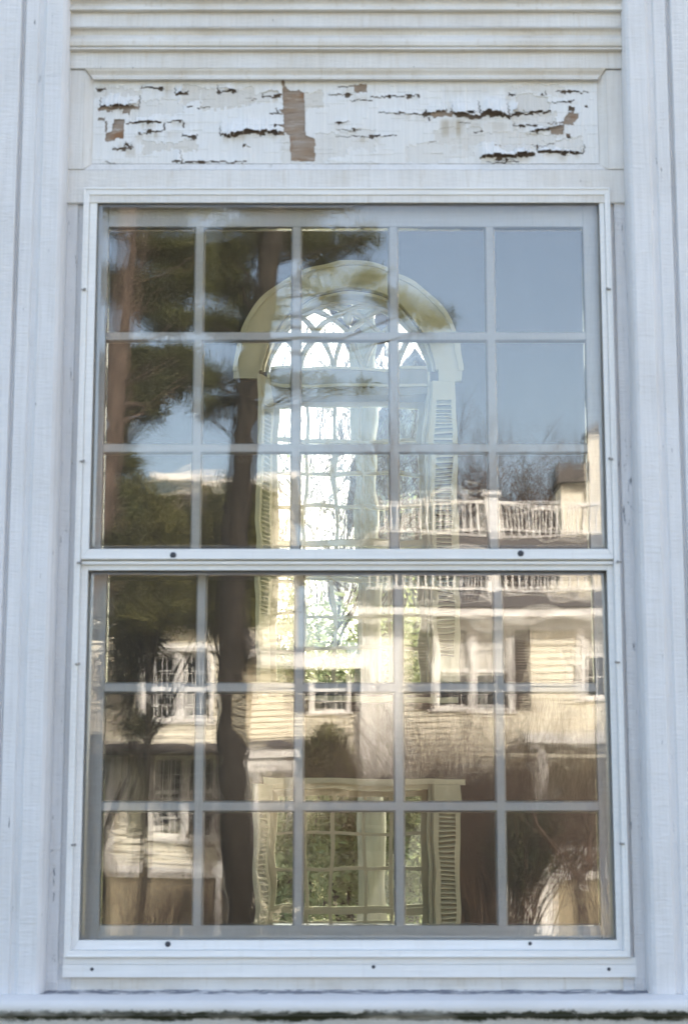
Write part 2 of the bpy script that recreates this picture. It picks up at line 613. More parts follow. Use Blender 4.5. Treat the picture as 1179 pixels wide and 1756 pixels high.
def crack(pts, amp, gap, ext, seed, jag=2.1):
    pts = np.array(pts, float)
    e = np.interp(us, pts[:, 0], pts[:, 1]) + stepnoise(us, 5, jag, seed)
    a = stepnoise(us, 11, .30, seed + 50) + 1.0
    ins = (us >= pts[0, 0]) & (us <= pts[-1, 0])
    end = np.minimum(us - pts[0, 0], pts[-1, 0] - us)
    taper = np.clip((end + 3) / 14, 0.25, 1)
    t_ = np.clip((VV - (e - ext)[None, :]) / ext, 0, 1)
    prof = np.where((VV <= e[None, :] + .8), t_ ** 2.0, 0) * ins[None, :]
    lift[:] = np.maximum(lift, prof * (amp * a * taper)[None, :])
    ec = np.interp(uc, pts[:, 0], pts[:, 1]) + stepnoise(uc, 5, jag, seed)
    insc = (uc >= pts[0, 0]) & (uc <= pts[-1, 0])
    g = gap * (1 + stepnoise(uc, 9, .5, seed + 90))
    dead[:] |= insc[None, :] & (VC > ec[None, :]) & (VC < (ec + g)[None, :])
    if amp > .004:                      # the flap has torn sides as well
        rr = np.random.default_rng(seed + 7)
        for ue in (pts[0, 0], pts[-1, 0]):
            if rr.random() < .4: continue
            ve = float(np.interp(ue, pts[:, 0], pts[:, 1]))
            sl = np.abs(UC - ue - (VC - ve) * rr.uniform(-.25, .25) - 1.2 * np.sin(VC * .9)) < .7 + .9 * np.clip((VC - ve + ext * .4) / ext, 0, 1)
            dead[:] |= sl & (VC > ve - ext * rr.uniform(.2, .6)) & (VC < ve + gap)
    if amp > .0015:                     # chips knocked off along the edge, primer showing below it
        rr = np.random.default_rng(seed + 17)
        for _ in range(int((pts[-1, 0] - pts[0, 0]) / 26) + (1 if amp > .003 else 0)):
            cu = rr.uniform(pts[0, 0], pts[-1, 0])
            cv = float(np.interp(cu, pts[:, 0], pts[:, 1]))
            hw_, hh = rr.uniform(1.5, 5), rr.uniform(1.5, 5.5)
            dead[:] |= (np.abs(UC - cu) < hw_ * (1 - .25 * np.sin(VC * 1.3))) & (VC > cv - hh * .4) & (VC < cv + hh + stepnoise(uc, 3, 1.5, seed + 33)[None, :])
            if rr.random() < .7:
                w_, h_ = rr.uniform(6, 20), rr.uniform(6, 20)
                worn(cu - w_, cv - 1, cu + w_, cv + h_, rr.uniform(.35, .8), 5.0)


def hole(poly):
    poly = np.array(poly, float)
    inside = np.zeros_like(UC, bool)
    jx = stepnoise(vc, 4, .8, int(poly[0, 0]))[:, None]
    jy = stepnoise(uc, 4, 1.6, int(poly[0, 1]))[None, :]
    X, Y = UC + jx, VC + jy
    n = len(poly)
    for i in range(n):
        x1, y1 = poly[i]
        x2, y2 = poly[(i + 1) % n]
        c = ((y1 > Y) != (y2 > Y)) & (X < (x2 - x1) * (Y - y1) / (y2 - y1 + 1e-9) + x1)
        inside ^= c
    dead[:] |= inside


def rect(a, b, c, d):
    hole([(a, b), (c, b), (c, d), (a, d)])


mm = .001
big_cracks = [
    ([(300, 160), (321, 160)], 6, 3.0, 17), ([(242, 151), (278, 151)], 3, 1.8, 14), ([(374, 157), (402, 156)], 5, 2.2, 17),
    ([(172, 185), (204, 184), (238, 183)], 6, 5.0, 26), ([(216, 211), (277, 208)], 3.5, 1.8, 22), ([(286, 208), (314, 208)], 2, 1.6, 10),
    ([(248, 224), (280, 225)], 2.2, 1.6, 12), ([(313, 233), (338, 235)], 3, 2.0, 12),
    ([(378, 231), (395, 233), (420, 227), (455, 226), (487, 229)], 7, 3.0, 26), ([(300, 277), (314, 277)], 5, 2.4, 26),
    ([(314, 278), (424, 278)], 1.6, 1.5, 20), ([(450, 167), (483, 163)], 5, 2.4, 20), ([(635, 166), (720, 164)], 1.6, 1.5, 10),
    ([(648, 192), (730, 196)], 2.0, 1.5, 14), ([(575, 235), (680, 232)], 1.2, 1.4, 12),
    ([(728, 197), (742, 194), (766, 190)], 4, 6.5, 18), ([(772, 194), (823, 202)], 8, 3.4, 30), ([(823, 197), (850, 192), (872, 201)], 9, 4.6, 32),
    ([(872, 200), (881, 195), (905, 194), (944, 190)], 6, 2.6, 26), ([(907, 228), (932, 223), (966, 215)], 4, 1.8, 18),
    ([(821, 270), (886, 267), (912, 264)], 8, 3.0, 28), ([(920, 260), (998, 262)], 5, 2.2, 24), ([(953, 156), (1010, 159)], 1.8, 1.5, 10),
    ([(828, 279), (888, 277)], 1.0, 1.4, 6), ([(873, 163), (880, 163)], 3, 2, 10), ([(929, 162), (936, 162)], 3, 2, 10),
    ([(165, 154), (180, 153)], 3, 1.8, 9), ([(320, 183), (330, 183)], 2, 1.6, 10), ([(338, 184), (360, 183)], 2, 1.5, 9),
    ([(942, 177), (985, 173)], 1.5, 1.4, 10), ([(196, 256), (214, 255)], 3, 2, 10), ([(216, 255), (228, 252)], 3, 2, 12),
    ([(182, 278), (200, 279)], 1.5, 1.5, 10), ([(462, 193), (500, 194)], 1, 1.4, 9), ([(600, 172), (640, 172)], 1, 1.4, 9),
    ([(420, 167), (440, 170)], 1, 1.4, 10), ([(510, 277), (660, 279)], .8, 0, 14),
]
rx_ = np.random.default_rng(4)
for _ in range(20):
    u_, v_, l_ = rx_.uniform(166, 985), rx_.uniform(146, 274), rx_.uniform(8, 46)
    big_cracks.append(([(u_, v_), (u_ + l_ * .5, v_ + rx_.uniform(-2, 2)), (u_ + l_, v_ + rx_.uniform(-3, 3))], rx_.uniform(.8, 3.2), rx_.uniform(.6, 1.5), rx_.uniform(8, 18)))
for k, (pts, amp, gap, ext) in enumerate(big_cracks):
    crack(pts, amp * mm * (2.3 if amp > 3.5 else 1.5), gap, ext * (1.35 if amp > 3.5 else 1.0), 100 + k)
hole([(482, 134), (487, 134), (489, 150), (500, 157), (512, 155), (521, 158), (524, 232), (540, 238), (540, 277), (499, 277), (497, 233), (487, 228), (484, 160)])
rect(168, 184, 180, 190); rect(210, 186, 223, 196); rect(168, 202, 180, 207); rect(181, 207, 184.5, 226)
hole([(196, 206), (214, 204), (212, 238), (200, 238), (198, 243), (181, 243), (182, 228), (192, 226)])
rect(281, 211, 284, 224); rect(313.5, 210, 316.5, 220); rect(420, 225, 431, 231); rect(446, 228, 456, 233)
hole([(606, 146), (628, 144), (628, 158), (607, 159)]); rect(592, 163, 597, 167); rect(578, 148, 606, 150)
rect(729, 190, 732, 200); rect(733, 200, 736, 207); rect(740, 194, 775, 200)
hole([(944, 219), (966, 215), (964, 231), (943, 230)]); hole([(967, 200), (974, 194), (991, 194), (990, 203), (981, 214), (967, 213)])
rect(969, 230, 976, 238); rect(974, 183, 985, 192); rect(1003, 180, 1008, 184)
for a in ((276, 142, 300, 172, .75), (300, 160, 330, 184, .45), (402, 150, 440, 172, .4), (281, 222, 318, 244, .55), (313, 236, 330, 262, .5),
          (588, 148, 607, 163, .9), (600, 160, 640, 185, .35), (751, 202, 800, 244, .95), (800, 206, 905, 236, .45), (480, 228, 500, 256, .4), (760, 145, 860, 172, .3),
          (860, 146, 930, 170, .35), (200, 240, 225, 262, .35), (420, 150, 482, 160, .15), (960, 236, 985, 262, .3), (821, 272, 912, 281, .5), (165, 188, 215, 204, .2)):
    worn(*a)
# newest coat gone in places: the coat below lies a little deeper and is yellower
rc_ = np.random.default_rng(12)
for k in range(22):
    ca, cw = rc_.uniform(160, 960), rc_.uniform(30, 120)
    ct, chh = rc_.uniform(140, 255), rc_.uniform(10, 34)
    e1 = ct + stepnoise(us, 6, 3.0, 500 + k) + 4 * np.sin(us * .05 + k)
    e2 = ct + chh + stepnoise(us, 6, 4.0, 540 + k) + 5 * np.sin(us * .035 + 2 * k)
    l_ = stepnoise(vs, 5, 3.0, 580 + k)
    ins = (UU > ca + l_[:, None]) & (UU < ca + cw + l_[:, None]) & (VV > e1[None, :]) & (VV < e2[None, :])
    lift[:] = np.where(ins, lift * .35 - .0011, lift)
    wear[:] = np.maximum(wear, ins * rc_.uniform(.16, .42))
# old paint splits along the grain: small steps between vertical strips
lift += (stepnoise(us, 7, .35 * mm, 5) + stepnoise(us, 23, .3 * mm, 6))[None, :] * np.clip((VV - V0) / 20, 0, 1) + .0016
for k in range(16):       # low shingle edges of the older coats
    yv = 148 + 8.2 * k
    e = yv + stepnoise(us, 60, 14, 300 + k)
    lift += .0007 * (stepnoise(us, 40, 1, 330 + k) > .35)[None, :] * np.clip((VV - (e - 12)[None, :]) / 12, 0, 1) * (VV < e[None, :])
aU = (UU - 589.5) / F
tt = (878 - VV) / F
kk = CT - tt * ST
yy = y_p
X = aU / kk * (yy + CAM_D)
Zp = CAM_Z + (ST + tt * CT) / kk * (yy + CAM_D)
fx = (xb - xa) / (X[50, -1] - X[50, 0])
X = xa + (X - X[:, :1]) / (X[:, -1:] - X[:, :1]) * (xb - xa)
verts = np.stack([X, np.full_like(X, yy) - lift, Zp], -1).reshape(-1, 3)
idx = np.arange(nv * nu).reshape(nv, nu)
q = np.stack([idx[:-1, :-1], idx[1:, :-1], idx[1:, 1:], idx[:-1, 1:]], -1)[~dead]
me = bpy.data.meshes.new('frieze_panel')
me.from_pydata(verts.tolist(), [], q.tolist())
me.update()
at = me.attributes.new('wear', 'FLOAT', 'POINT')
at.data.foreach_set('value', wear.reshape(-1).astype(np.float32))
me.materials.append(M['flake'])
panel = bpy.data.objects.new('frieze_panel', me)
COL.objects.link(panel)
panel.parent = house
sm = panel.modifiers.new('thickness', 'SOLIDIFY')
sm.thickness = .0007
sm.offset = -1
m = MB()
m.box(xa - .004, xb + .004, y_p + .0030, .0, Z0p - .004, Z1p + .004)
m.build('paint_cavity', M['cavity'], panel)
for k_, (a, b, c, d) in enumerate(((479, 133, 543, 280), (164, 182, 242, 198), (164, 199, 218, 246), (603, 142, 631, 161), (738, 191, 777, 201), (941, 190, 994, 233))):
    m = MB()
    pa, pb = P(a, d, y_p), P(c, b, y_p)
    m.box(pa[0], pb[0], y_p + .0012, y_p + .0029, pa[1], pb[1])
    m.build('bare_wood', M['wood'], panel)

# ---- casing beside the window
z_top_o, z_bot_o = zv(350, 0), zv(1612, 0)      # sight opening of the storm window
sf_l, sf_r = P(131, 900, -.02)[0], P(1058, 900, -.02)[0]      # outer edges of the storm frame
m = MB()
m.box(xl_p + .0016, sf_l + .012, -.006, .03, Z_SILL, z_head - .031)
m.box(P(101, 900, -.01)[0], P(120, 900, -.01)[0], -.012, -.0055, Z_SILL, zv(330, -.012))
m.build('window_casing', M['casing'], house, bevel=.0012)
m = MB()
m.box(sf_r - .012, xr_p - .0026, -.006, .03, Z_SILL, z_head - .031)
# narrow proud strips against the pilasters
xs1, xs2 = P(1066, 900, -.01)[0], P(1088, 900, -.01)[0]
m.box(xs1, xs2, -.0145, -.0055, Z_SILL, zv(331, -.015))
m.build('window_casing', M['casing'], house, bevel=.0012)
m = MB()
m.box(sf_l - .02, sf_r + .02, -.004, .03, Z_SILL - .01, zv(1676, -.02) + .004)
m.build('sill_riser', M['mould'], house)

# ---- sill
zt = Z_SILL
zn = zv(1713, -.11)
m = MB()
nose = [(zt + .003, .0), (zt + .0005, -.014), (zn + .004, -.092)]
zb_n = zv(1743, -.11)
rc = (zn + zb_n) / 2
rr = (zn - zb_n) / 2
for k in range(0, 11):
    a = math.pi * (0.5 - k / 10 * 1.0)
    nose.append((rc + rr * math.sin(a), -.102 - rr * 1.0 * math.cos(a)))
nose += [(zb_n - .001, -.090), (zb_n - .012, -.084), (zb_n - .013, -.088), (zb_n - .020, -.086), (zb_n - .024, -.066), (zb_n - .16, -.064), (zb_n - .16, .0)]
m.prism_x(nose, -1.25, 1.25)
m.build('window_sill', M['sill'], house, smooth=False, bevel=.0012)
# ---- boarded wall on both sides, above and below
wall = MB()
XO = .585
Z_OT, Z_OB = z_head + .02, Z_SILL - .02
WX = 7.0
wall.box(-WX, -XO - .04, .002, .16, 0, 4.15)
wall.box(XO + .04, WX, .002, .16, 0, 4.15)
wall.box(-XO - .04, XO + .04, .031, .16, Z_OT - .012, 4.15)
wall.box(-XO - .04, XO + .04, .002, .16, 0, Z_SILL - .03)
# piers between unseen openings added above to let light into the room
for a, b in ((-7, -6.2), (-3.5, -2.9), (-.3, .3), (2.9, 3.5), (6.2, 7)):
    wall.box(a, b, .002, .16, 4.15, 6.6)
wall.box(-WX, WX, .002, .16, 6.6, 9)
wall.build('wall', M['board'], house)
cl = MB()
for s in (-1, 1):
    z = 0.05
    while z < 4.1:
        x0, x1 = s * 1.02, s * WX
        cl.add([(x0, -.022, z), (x1, -.022, z), (x1, -.004, z + .125), (x0, -.004, z + .125), (x0, .002, z), (x1, .002, z), (x1, .002, z + .125), (x0, .002, z + .125)],
               [(0, 1, 2, 3), (4, 7, 6, 5), (0, 4, 5, 1), (3, 2, 6, 7), (0, 3, 7, 4), (1, 5, 6, 2)])
        z += .118
cl.build('clapboard', M['board'], house)

# ---- sash windows behind the storm window
TILT_U, TILT_L = R(.53), R(-.53)
Y_US, Y_LS = .024, .060


def wavy_pane(x0, x1, z0, z1, y, tilt, seed, parent, mat, amp=1.0, rtilt=.13, lam0=.055, lam1=.20, nx=34, nz=40):
    r = np.random.default_rng(seed)
    xs = np.linspace(x0, x1, nx)
    zs = np.linspace(z0, z1, nz)
    XX, ZZ = np.meshgrid(xs, zs)

    def field(n, slope):
        h = np.zeros_like(XX)
        for _ in range(n):
            lam = r.uniform(lam0, lam1)
            th = r.choice([r.normal(0, .35), r.normal(math.pi / 2, .35)])
            k = 2 * math.pi / lam
            h += slope * r.uniform(.4, 1.3) / k * np.sin(k * (XX * math.cos(th) + ZZ * math.sin(th)) + r.uniform(0, 6.28))
        return h
    cx, cz = (x0 + x1) / 2, (z0 + z1) / 2
    rt, rx = tilt + R(r.normal(0, rtilt)), R(r.normal(0, rtilt))
    base = np.tan(rt) * (ZZ - cz) * -1 + np.tan(rx) * (XX - cx)
    fy = y + base + field(14, .00110 * amp)
    by = y + .003 + base + field(14, .00080 * amp)
    va = np.concatenate([np.stack([XX, fy, ZZ], -1).reshape(-1, 3), np.stack([XX, by, ZZ], -1).reshape(-1, 3)])
    n = nx * nz
    idx = np.arange(n).reshape(nz, nx)
    f1 = np.stack([idx[:-1, :-1], idx[:-1, 1:], idx[1:, 1:], idx[1:, :-1]], -1).reshape(-1, 4)
    f2 = f1[:, ::-1] + n
    rim = np.concatenate([idx[0, :], idx[1:, -1], idx[-1, -2::-1], idx[-2:0:-1, 0]])
    rn = np.roll(rim, -1)
    f3 = np.stack([rim, rim + n, rn + n, rn], -1)
    me = bpy.data.meshes.new('glass_pane')
    me.from_pydata(va.tolist(), [], np.concatenate([f1, f2, f3]).tolist())
    me.polygons.foreach_set('use_smooth', [True] * (len(f1) * 2) + [False] * len(f3))
    me.update()
    me.materials.append(mat)
    o = bpy.data.objects.new('glass_pane', me)
    COL.objects.link(o)
    o.parent = parent
    return o


def sash(y, xs_edges, zs_edges, outer, tilt, seed):
    """xs_edges: stile inner edge, muntin centres..., stile inner edge; the same for z (bottom to top)"""
    ox0, ox1, oz0, oz1 = outer
    m = MB()
    m.box(ox0, xs_edges[0], y, y + .035, oz0, oz1)
    m.box(xs_edges[-1], ox1, y, y + .035, oz0, oz1)
    m.box(xs_edges[0] + .0002, xs_edges[-1] - .0002, y + .0006, y + .034, zs_edges[-1], oz1 - .0003)
    m.box(xs_edges[0] + .0002, xs_edges[-1] - .0002, y + .0006, y + .034, oz0 + .0003, zs_edges[0])
    so = m.build('sash', M['sash'], house, bevel=.002)
    hw, fw = .0128, .0088
    for x in xs_edges[1:-1]:
        m = MB()
        m.prism_z([(x - fw, y + .002), (x + fw, y + .002), (x + hw, y + .014), (x + hw, y + .018), (x + fw, y + .033), (x - fw, y + .033), (x - hw, y + .018), (x - hw, y + .014)],
                  zs_edges[0] - .001, zs_edges[-1] + .001)
        m.build('muntin', M['sash'], so)
    for z in zs_edges[1:-1]:
        m = MB()
        m.prism_x([(z - fw, y + .0026), (z + fw, y + .0026), (z + hw, y + .0144), (z + hw, y + .0176), (z + fw, y + .0324), (z - fw, y + .0324), (z - hw, y + .0176), (z - hw, y + .0144)],
                  xs_edges[0] - .001, xs_edges[-1] + .001)
        m.build('muntin', M['sash'], so)
    # putty bevel round the rim of the sash opening
    k = seed
    for i in range(len(xs_edges) - 1):
        for j in range(len(zs_edges) - 1):
            a = xs_edges[i] - .002 if i == 0 else xs_edges[i] + .004
            b = xs_edges[i + 1] + .002 if i == len(xs_edges) - 2 else xs_edges[i + 1] - .004
            c = zs_edges[j] - .002 if j == 0 else zs_edges[j] + .004
            d = zs_edges[j + 1] + .002 if j == len(zs_edges) - 2 else zs_edges[j + 1] - .004
            wavy_pane(a, b, c, d, y + .0145, tilt, k, so, M['old_glass'], 1.0 if j < 2 or tilt < 0 else .8)
            k += 1
    return so


ux = [P(u, 480, Y_US)[0] for u in (184, 341.5, 508, 674, 840, 1001)]
uz = [zv(v, Y_US) for v in (947, 768, 576, 389)]
sash(Y_US, ux, uz, (P(146, 480, Y_US)[0], P(1040, 480, Y_US)[0], zv(978, Y_US), zv(340, Y_US)), TILT_U, 1000)
lx = [P(u, 1280, Y_LS)[0] for u in (177, 342, 512, 684, 857, 1023)]
lz = [zv(v, Y_LS) for v in (1587, 1383, 1179, 985)]
sash(Y_LS, lx, lz, (P(128, 1280, Y_LS)[0], P(1075, 1280, Y_LS)[0], zv(1640, Y_LS), zv(950, Y_LS)), TILT_L, 2000)
# jambs closing the box round the sashes
m = MB()
jx0, jx1 = P(128, 1280, Y_LS)[0], P(1075, 1280, Y_LS)[0]
m.box(-XO - .04, jx0 - .001, .0305, .159, Z_OB, Z_OT)
m.box(jx1 + .001, XO + .04, .0305, .159, Z_OB, Z_OT)
m.box(jx0, jx1, .0312, .158, zv(338, Y_US) + .002, Z_OT)
m.box(jx0, jx1, .0312, .158, Z_OB, zv(1640, Y_LS) - .001)
m.build('jamb', M['sash'], house)

# ================================================================== STORM WINDOW
storm = empty('storm_window', (XC, -.02, zv(1675, -.02)), 'white aluminium storm window screwed over the old sashes', 'storm window')
zt_f, zb_f = zv(324, -.022), zv(1640, -.022)
il, ir = P(139.5, 900, -.02)[0], P(1050, 900, -.02)[0]
zi_t, zi_b = zv(335, -.02), zv(1630, -.02)
m = MB()


def ring(m, ox0, ox1, oz0, oz1, ix0, ix1, iz0, iz1, y0, y1):
    """mitred frame with a stepped face"""
    o = [(ox0, oz0), (ox1, oz0), (ox1, oz1), (ox0, oz1)]
    i = [(ix0, iz0), (ix1, iz0), (ix1, iz1), (ix0, iz1)]
    for k in range(4):
        a, b, c, d = o[k], o[(k + 1) % 4], i[(k + 1) % 4], i[k]
        g = .00012                                  # hairline joint at the mitre
        m.hull([(a[0], y0, a[1]), (b[0], y0, b[1]), (c[0], y0, c[1]), (d[0], y0, d[1])],
               [(a[0], y1, a[1]), (b[0], y1, b[1]), (c[0], y1, c[1]), (d[0], y1, d[1])])


ring(m, sf_l, sf_r, zb_f, zt_f, il, ir, zi_b, zi_t, -.0245, .0290)
# thin raised lip along the outside of the flange
ring(m, sf_l - .0018, sf_r + .0018, zb_f - .002, zt_f + .002, sf_l + .0022, sf_r - .0022, zb_f + .0025, zt_f - .0025, -.0275, -.0246)
fr = m.build('frame', M['alu'], storm, bevel=.0009)
us_l, us_r = P(154, 900, -.014)[0], P(1040, 900, -.014)[0]
zg_t, zg_b = zv(350, -.012), zv(942, -.012)
zmr = zv(960, -.014)


def storm_sash(ox0, ox1, oz0, oz1, ix0, ix1, iz0, iz1, yf, tilt):
    m = MB()
    ring(m, ox0, ox1, oz0, oz1, ix0, ix1, iz0, iz1, yf, yf + .012)
    s = m.build('storm_sash', M['alu'], storm, bevel=.0012)
    e = .004
    wavy_pane(ix0 - e, ix1 + e, iz0 - e, iz1 + e, yf + .005, tilt, int(1e5 * (iz1 + 5)), s, M['storm_glass'], .42, 0.0, .13, .45, 70, 60)
    return s


storm_sash(il + .0004, ir - .0004, zmr, zi_t - .0004, us_l, us_r, zg_b, zg_t, -.0185, TILT_U)
ls_l, ls_r = P(150.5, 1000, -.006)[0], P(1040.5, 1000, -.006)[0]
storm_sash(il + .0006, ir - .0006, zi_b + .0004, zv(952, -.004), ls_l, ls_r, zv(1612, -.004), zv(978, -.004), -.0050, TILT_L)
# ledge of the meeting rail
m = MB()
m.box(il + .001, ir - .001, -.0205, -.0186, zmr + .0015, zmr + .004)
m.box(il + .001, ir - .001, -.0135, -.0052, zv(968, -.01), zv(963, -.01))
m.build('meeting_ledge', M['alu'], storm, bevel=.0006)
# expander plate under the frame
ex_l, ex_r = P(107, 1658, -.02)[0], P(1091, 1658, -.02)[0]
m = MB()
m.box(ex_l, ex_r, -.0165, .002, zv(1676, -.0165), zv(1654, -.0165))
m.box(ex_l + .001, ex_r - .001, -.0150, .001, zv(1653.4, -.015), zb_f - .0023)
m.box(P(114, 1640, -.02)[0], P(1083, 1640, -.02)[0], -.0225, -.0152, zv(1641.5, -.0225) - .001, zb_f - .0022)
m.build('expander_plate', M['alu'], storm, bevel=.0008)


def screw_head(u, v, y, r, name='screw', mat='screw', flat=.35):
    x, z = P(u, v, y)
    m = MB()
    m.lathe([(r, 0.0), (r, -r * flat * .5), (r * .75, -r * flat), (r * .35, -r * flat * 1.15), (r * .33, -r * flat * .6)], 14, (x, y, z), 'y')
    return m.build(name, M[mat], storm, smooth=False)


for u, v, y, r in ((297, 952, -.0186, .0072), (892, 949, -.0186, .0072), (288, 1619, -.0052, .0062), (908, 1618, -.0052, .0042),
                   (158, 1662, -.0166, .0040), (640, 1658, -.0166, .0040), (1043, 1662, -.0166, .0040)):
    screw_head(u, v, y, r)
clip_spots = ((143, 497), (141, 791), (136, 965), (133, 1139), (126, 1449), (1043, 496), (1047, 787), (1061, 964), (1058, 1136), (1066, 1447))
for i, (u, v) in enumerate(clip_spots):
    x, z = P(u, v, -.026)
    m = MB()
    d = .004 if u < 500 else -.004
    m.box(x - .0050, x + .0050, -.0275, -.0245, z - .0022, z + .0022)
    m.lathe([(.0034, 0), (.0034, -.003), (.002, -.0042)], 8, (x + d, -.0270, z + .0006), 'y')
    m.build('clip', M['clip'], storm, bevel=.0006)

# ================================================================== ROOM AND THE FAR ARCHED WINDOW
YF = 6.5
m = MB()
m.box(-4.0, 4.0, .161, YF, .15, .30)
m.build('room_floor', M['room_floor'], house)
m = MB()
m.box(-4.0, 4.0, .161, YF, 7.0, 7.15)
m.build('room_ceiling', M['room_ceil'], house)
for s in (-1, 1):       # side walls; tall openings added out of view to light the room
    m = MB()
    for a, b in ((.161, .9), (2.3, 2.8), (4.2, 4.7), (6.1, YF + .25)):
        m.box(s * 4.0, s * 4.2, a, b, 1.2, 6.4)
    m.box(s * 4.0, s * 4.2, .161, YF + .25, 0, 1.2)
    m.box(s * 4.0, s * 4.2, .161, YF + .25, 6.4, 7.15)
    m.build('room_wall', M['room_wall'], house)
# roof over the whole house
m = MB()
m.prism_x([(9.0, -.35), (9.0, 7.1), (10.9, 3.4)], -7.3, 7.3)
m.build('roof', M['shingle'], house)

fcx = P(597, 640, YF)[0]
zs_ = zv(640, YF)                              # springing line
R_op = (P(733, 640, YF)[0] - P(461, 640, YF)[0]) / 2
R_arc = R_op * 1.075
R_out = R_op * 1.43
z_w0 = zv(1190, YF)                            # sill of the arched window
z_l1 = zv(1346, YF)                            # head of the lower window
z_l0 = .95
NA = 40


def arc(r, n=NA, a0=0.0, a1=math.pi, c=None):
    return [(fcx + r * math.cos(a0 + (a1 - a0) * k / n), zs_ + r * math.sin(a0 + (a1 - a0) * k / n)) for k in range(n + 1)]


m = MB()
T_ = .25
x0, x1 = fcx - R_op, fcx + R_op
m.box(-4.0, fcx - R_arc, YF, YF + T_, .30, 7.0)
m.box(fcx + R_arc, 4.0, YF, YF + T_, .30, 7.0)
m.box(fcx - R_arc, x0, YF, YF + T_, .30, zs_)
m.box(x1, fcx + R_arc, YF, YF + T_, .30, zs_)
m.box(x0, x1, YF, YF + T_, z_l1, z_w0)
m.box(x0, x1, YF, YF + T_, .30, z_l0)
pts = arc(R_arc)
for a, b in zip(pts[:-1], pts[1:]):
    m.prism_y([a, (a[0], 7.0), (b[0], 7.0), b], YF, YF + T_)
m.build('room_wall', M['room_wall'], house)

arch = empty('arched_window', (fcx, YF, z_w0), None, None)
arch.parent = house
# casing on the room side: arch ring, imposts, header
m = MB()


def band(m, r0, r1, y0, y1):
    p0, p1 = arc(r0), arc(r1)
    for k in range(NA):
        m.prism_y([p0[k], p0[k + 1], p1[k + 1], p1[k]], y0, y1)


band(m, R_op * 1.12, R_out, YF - .035, YF - .001)
band(m, R_arc * 1.005, R_op * 1.115, YF - .055, YF - .002)
band(m, R_op * 1.385, R_out * 1.01, YF - .05, YF - .036)
for s in (-1, 1):
    m.box(fcx + s * R_op * 1.12, fcx + s * R_out, YF - .036, YF - .001, zv(655, YF), zs_ - .0005)
    m.box(fcx + s * R_op * 1.004, fcx + s * R_op * 1.07, YF - .020, YF - .001, z_w0 - .02, zv(655.5, YF))
m.box(fcx - R_op * 1.12, fcx + R_op * 1.34, YF - .06, YF - .001, z_w0 - .05, z_w0 - .021)
m.build('casing', M['trim_green'], arch)
# lining of the reveal
m = MB()
band(m, R_arc * .97, R_arc * .9995, YF + .002, YF + T_ - .01)
for s in (-1, 1):
    m.box(fcx + s * R_op * .965, fcx + s * R_op * .9995, YF + .002, YF + T_ - .01, z_w0, zs_ - .0005)
m.box(x0 + .02, x1 - .02, YF + .01, YF + T_, z_w0 + .0005, z_w0 + .03)
m.build('reveal_lining', M['trim_green'], arch)
# header between fanlight and sashes
m = MB()
YW = YF + .16
xi0, xi1 = fcx - R_op * .964, fcx + R_op * .964
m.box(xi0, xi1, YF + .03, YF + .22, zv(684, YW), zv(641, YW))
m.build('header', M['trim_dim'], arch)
m = MB()
m.box(xi0, xi1, YF + .012, YF + .0295, zv(672, YW), zv(668, YW))
m.box(xi0, xi1, YF + .014, YF + .0295, zv(646, YW), zv(641, YW))
m.build('header_moulding', M['trim_green'], arch)
# fanlight tracery: intersecting arcs of the same radius as the arch
m = MB()
Ri = R_arc * .96
z_t = zv(640, YW)


def clip_arc(cx, rad, sgn):
    out = []
    for k in range(0, 41):
        a = k / 40 * math.pi / 2 * 1.05
        x = cx + sgn * rad * math.cos(a)
        z = zs_ + rad * math.sin(a)
        if (x - fcx) ** 2 + (z - zs_) ** 2 > Ri * Ri: break
        out.append((x, YW, z + .004))
    return out


for fx_ in (-.60, -.20, .20, .60):
    for sgn in (-1, 1):
        px = fcx + fx_ * Ri
        c = clip_arc(px - sgn * Ri * .95, Ri * .95, sgn)
        if len(c) > 2: m.tube(c, [.0185] * len(c), 6)
for c_, r_ in ((0, .30),):
    pass
a_ = arc(Ri, 36)
m.tube([(x, YW, z) for x, z in a_], .022, 6)
m.lathe([(.004, -.05), (.022, -.03), (.028, 0), (.022, .03), (.004, .05)], 10, (fcx, YW, zs_ + Ri * .80))
m.box(fcx - Ri, fcx + Ri, YW - .02, YW + .02, zs_ + .001, zs_ + .020)
m.build('fanlight_tracery', M['trim_green'], arch, smooth=True)
m = MB()
gp = arc(Ri, 30)
m.prism_y(gp, YW + .002, YW + .005)
m.build('glass_pane', M['far_glass'], arch)


def far_sash(z0, z1, rows, cols, y, xa_, xb_, parent, mt=.010):
    m = MB()
    st = .035
    m.box(xa_, xa_ + st, y, y + .04, z0, z1)
    m.box(xb_ - st, xb_, y, y + .04, z0, z1)
    m.box(xa_ + st, xb_ - st, y + .001, y + .039, z1 - st, z1 - .0003)
    m.box(xa_ + st, xb_ - st, y + .001, y + .039, z0 + .0003, z0 + st)
    for i in range(1, cols):
        x = xa_ + st + (xb_ - xa_ - 2 * st) * i / cols
        m.box(x - mt, x + mt, y + .006, y + .036, z0 + st, z1 - st)
    for j in range(1, rows):
        z = z0 + st + (z1 - z0 - 2 * st) * j / rows
        m.box(xa_ + st, xb_ - st, y + .007, y + .035, z - mt, z + mt)
    so = m.build('far_sash', M['trim_green'], parent)
    g = MB()
    g.box(xa_ + st, xb_ - st, y + .018, y + .021, z0 + st, z1 - st)
    return so, g


zm = zv(932, YW)
for a, b, dy in ((zm - .01, zv(685, YW), .03), (z_w0 + .031, zm + .012, -.02)):
    so, g = far_sash(a, b, 4, 5, YW + dy, xi0 + .001, xi1 - .001, arch)
    so.name = 'sash'
    g.build('glass_pane', M['far_glass'], so)


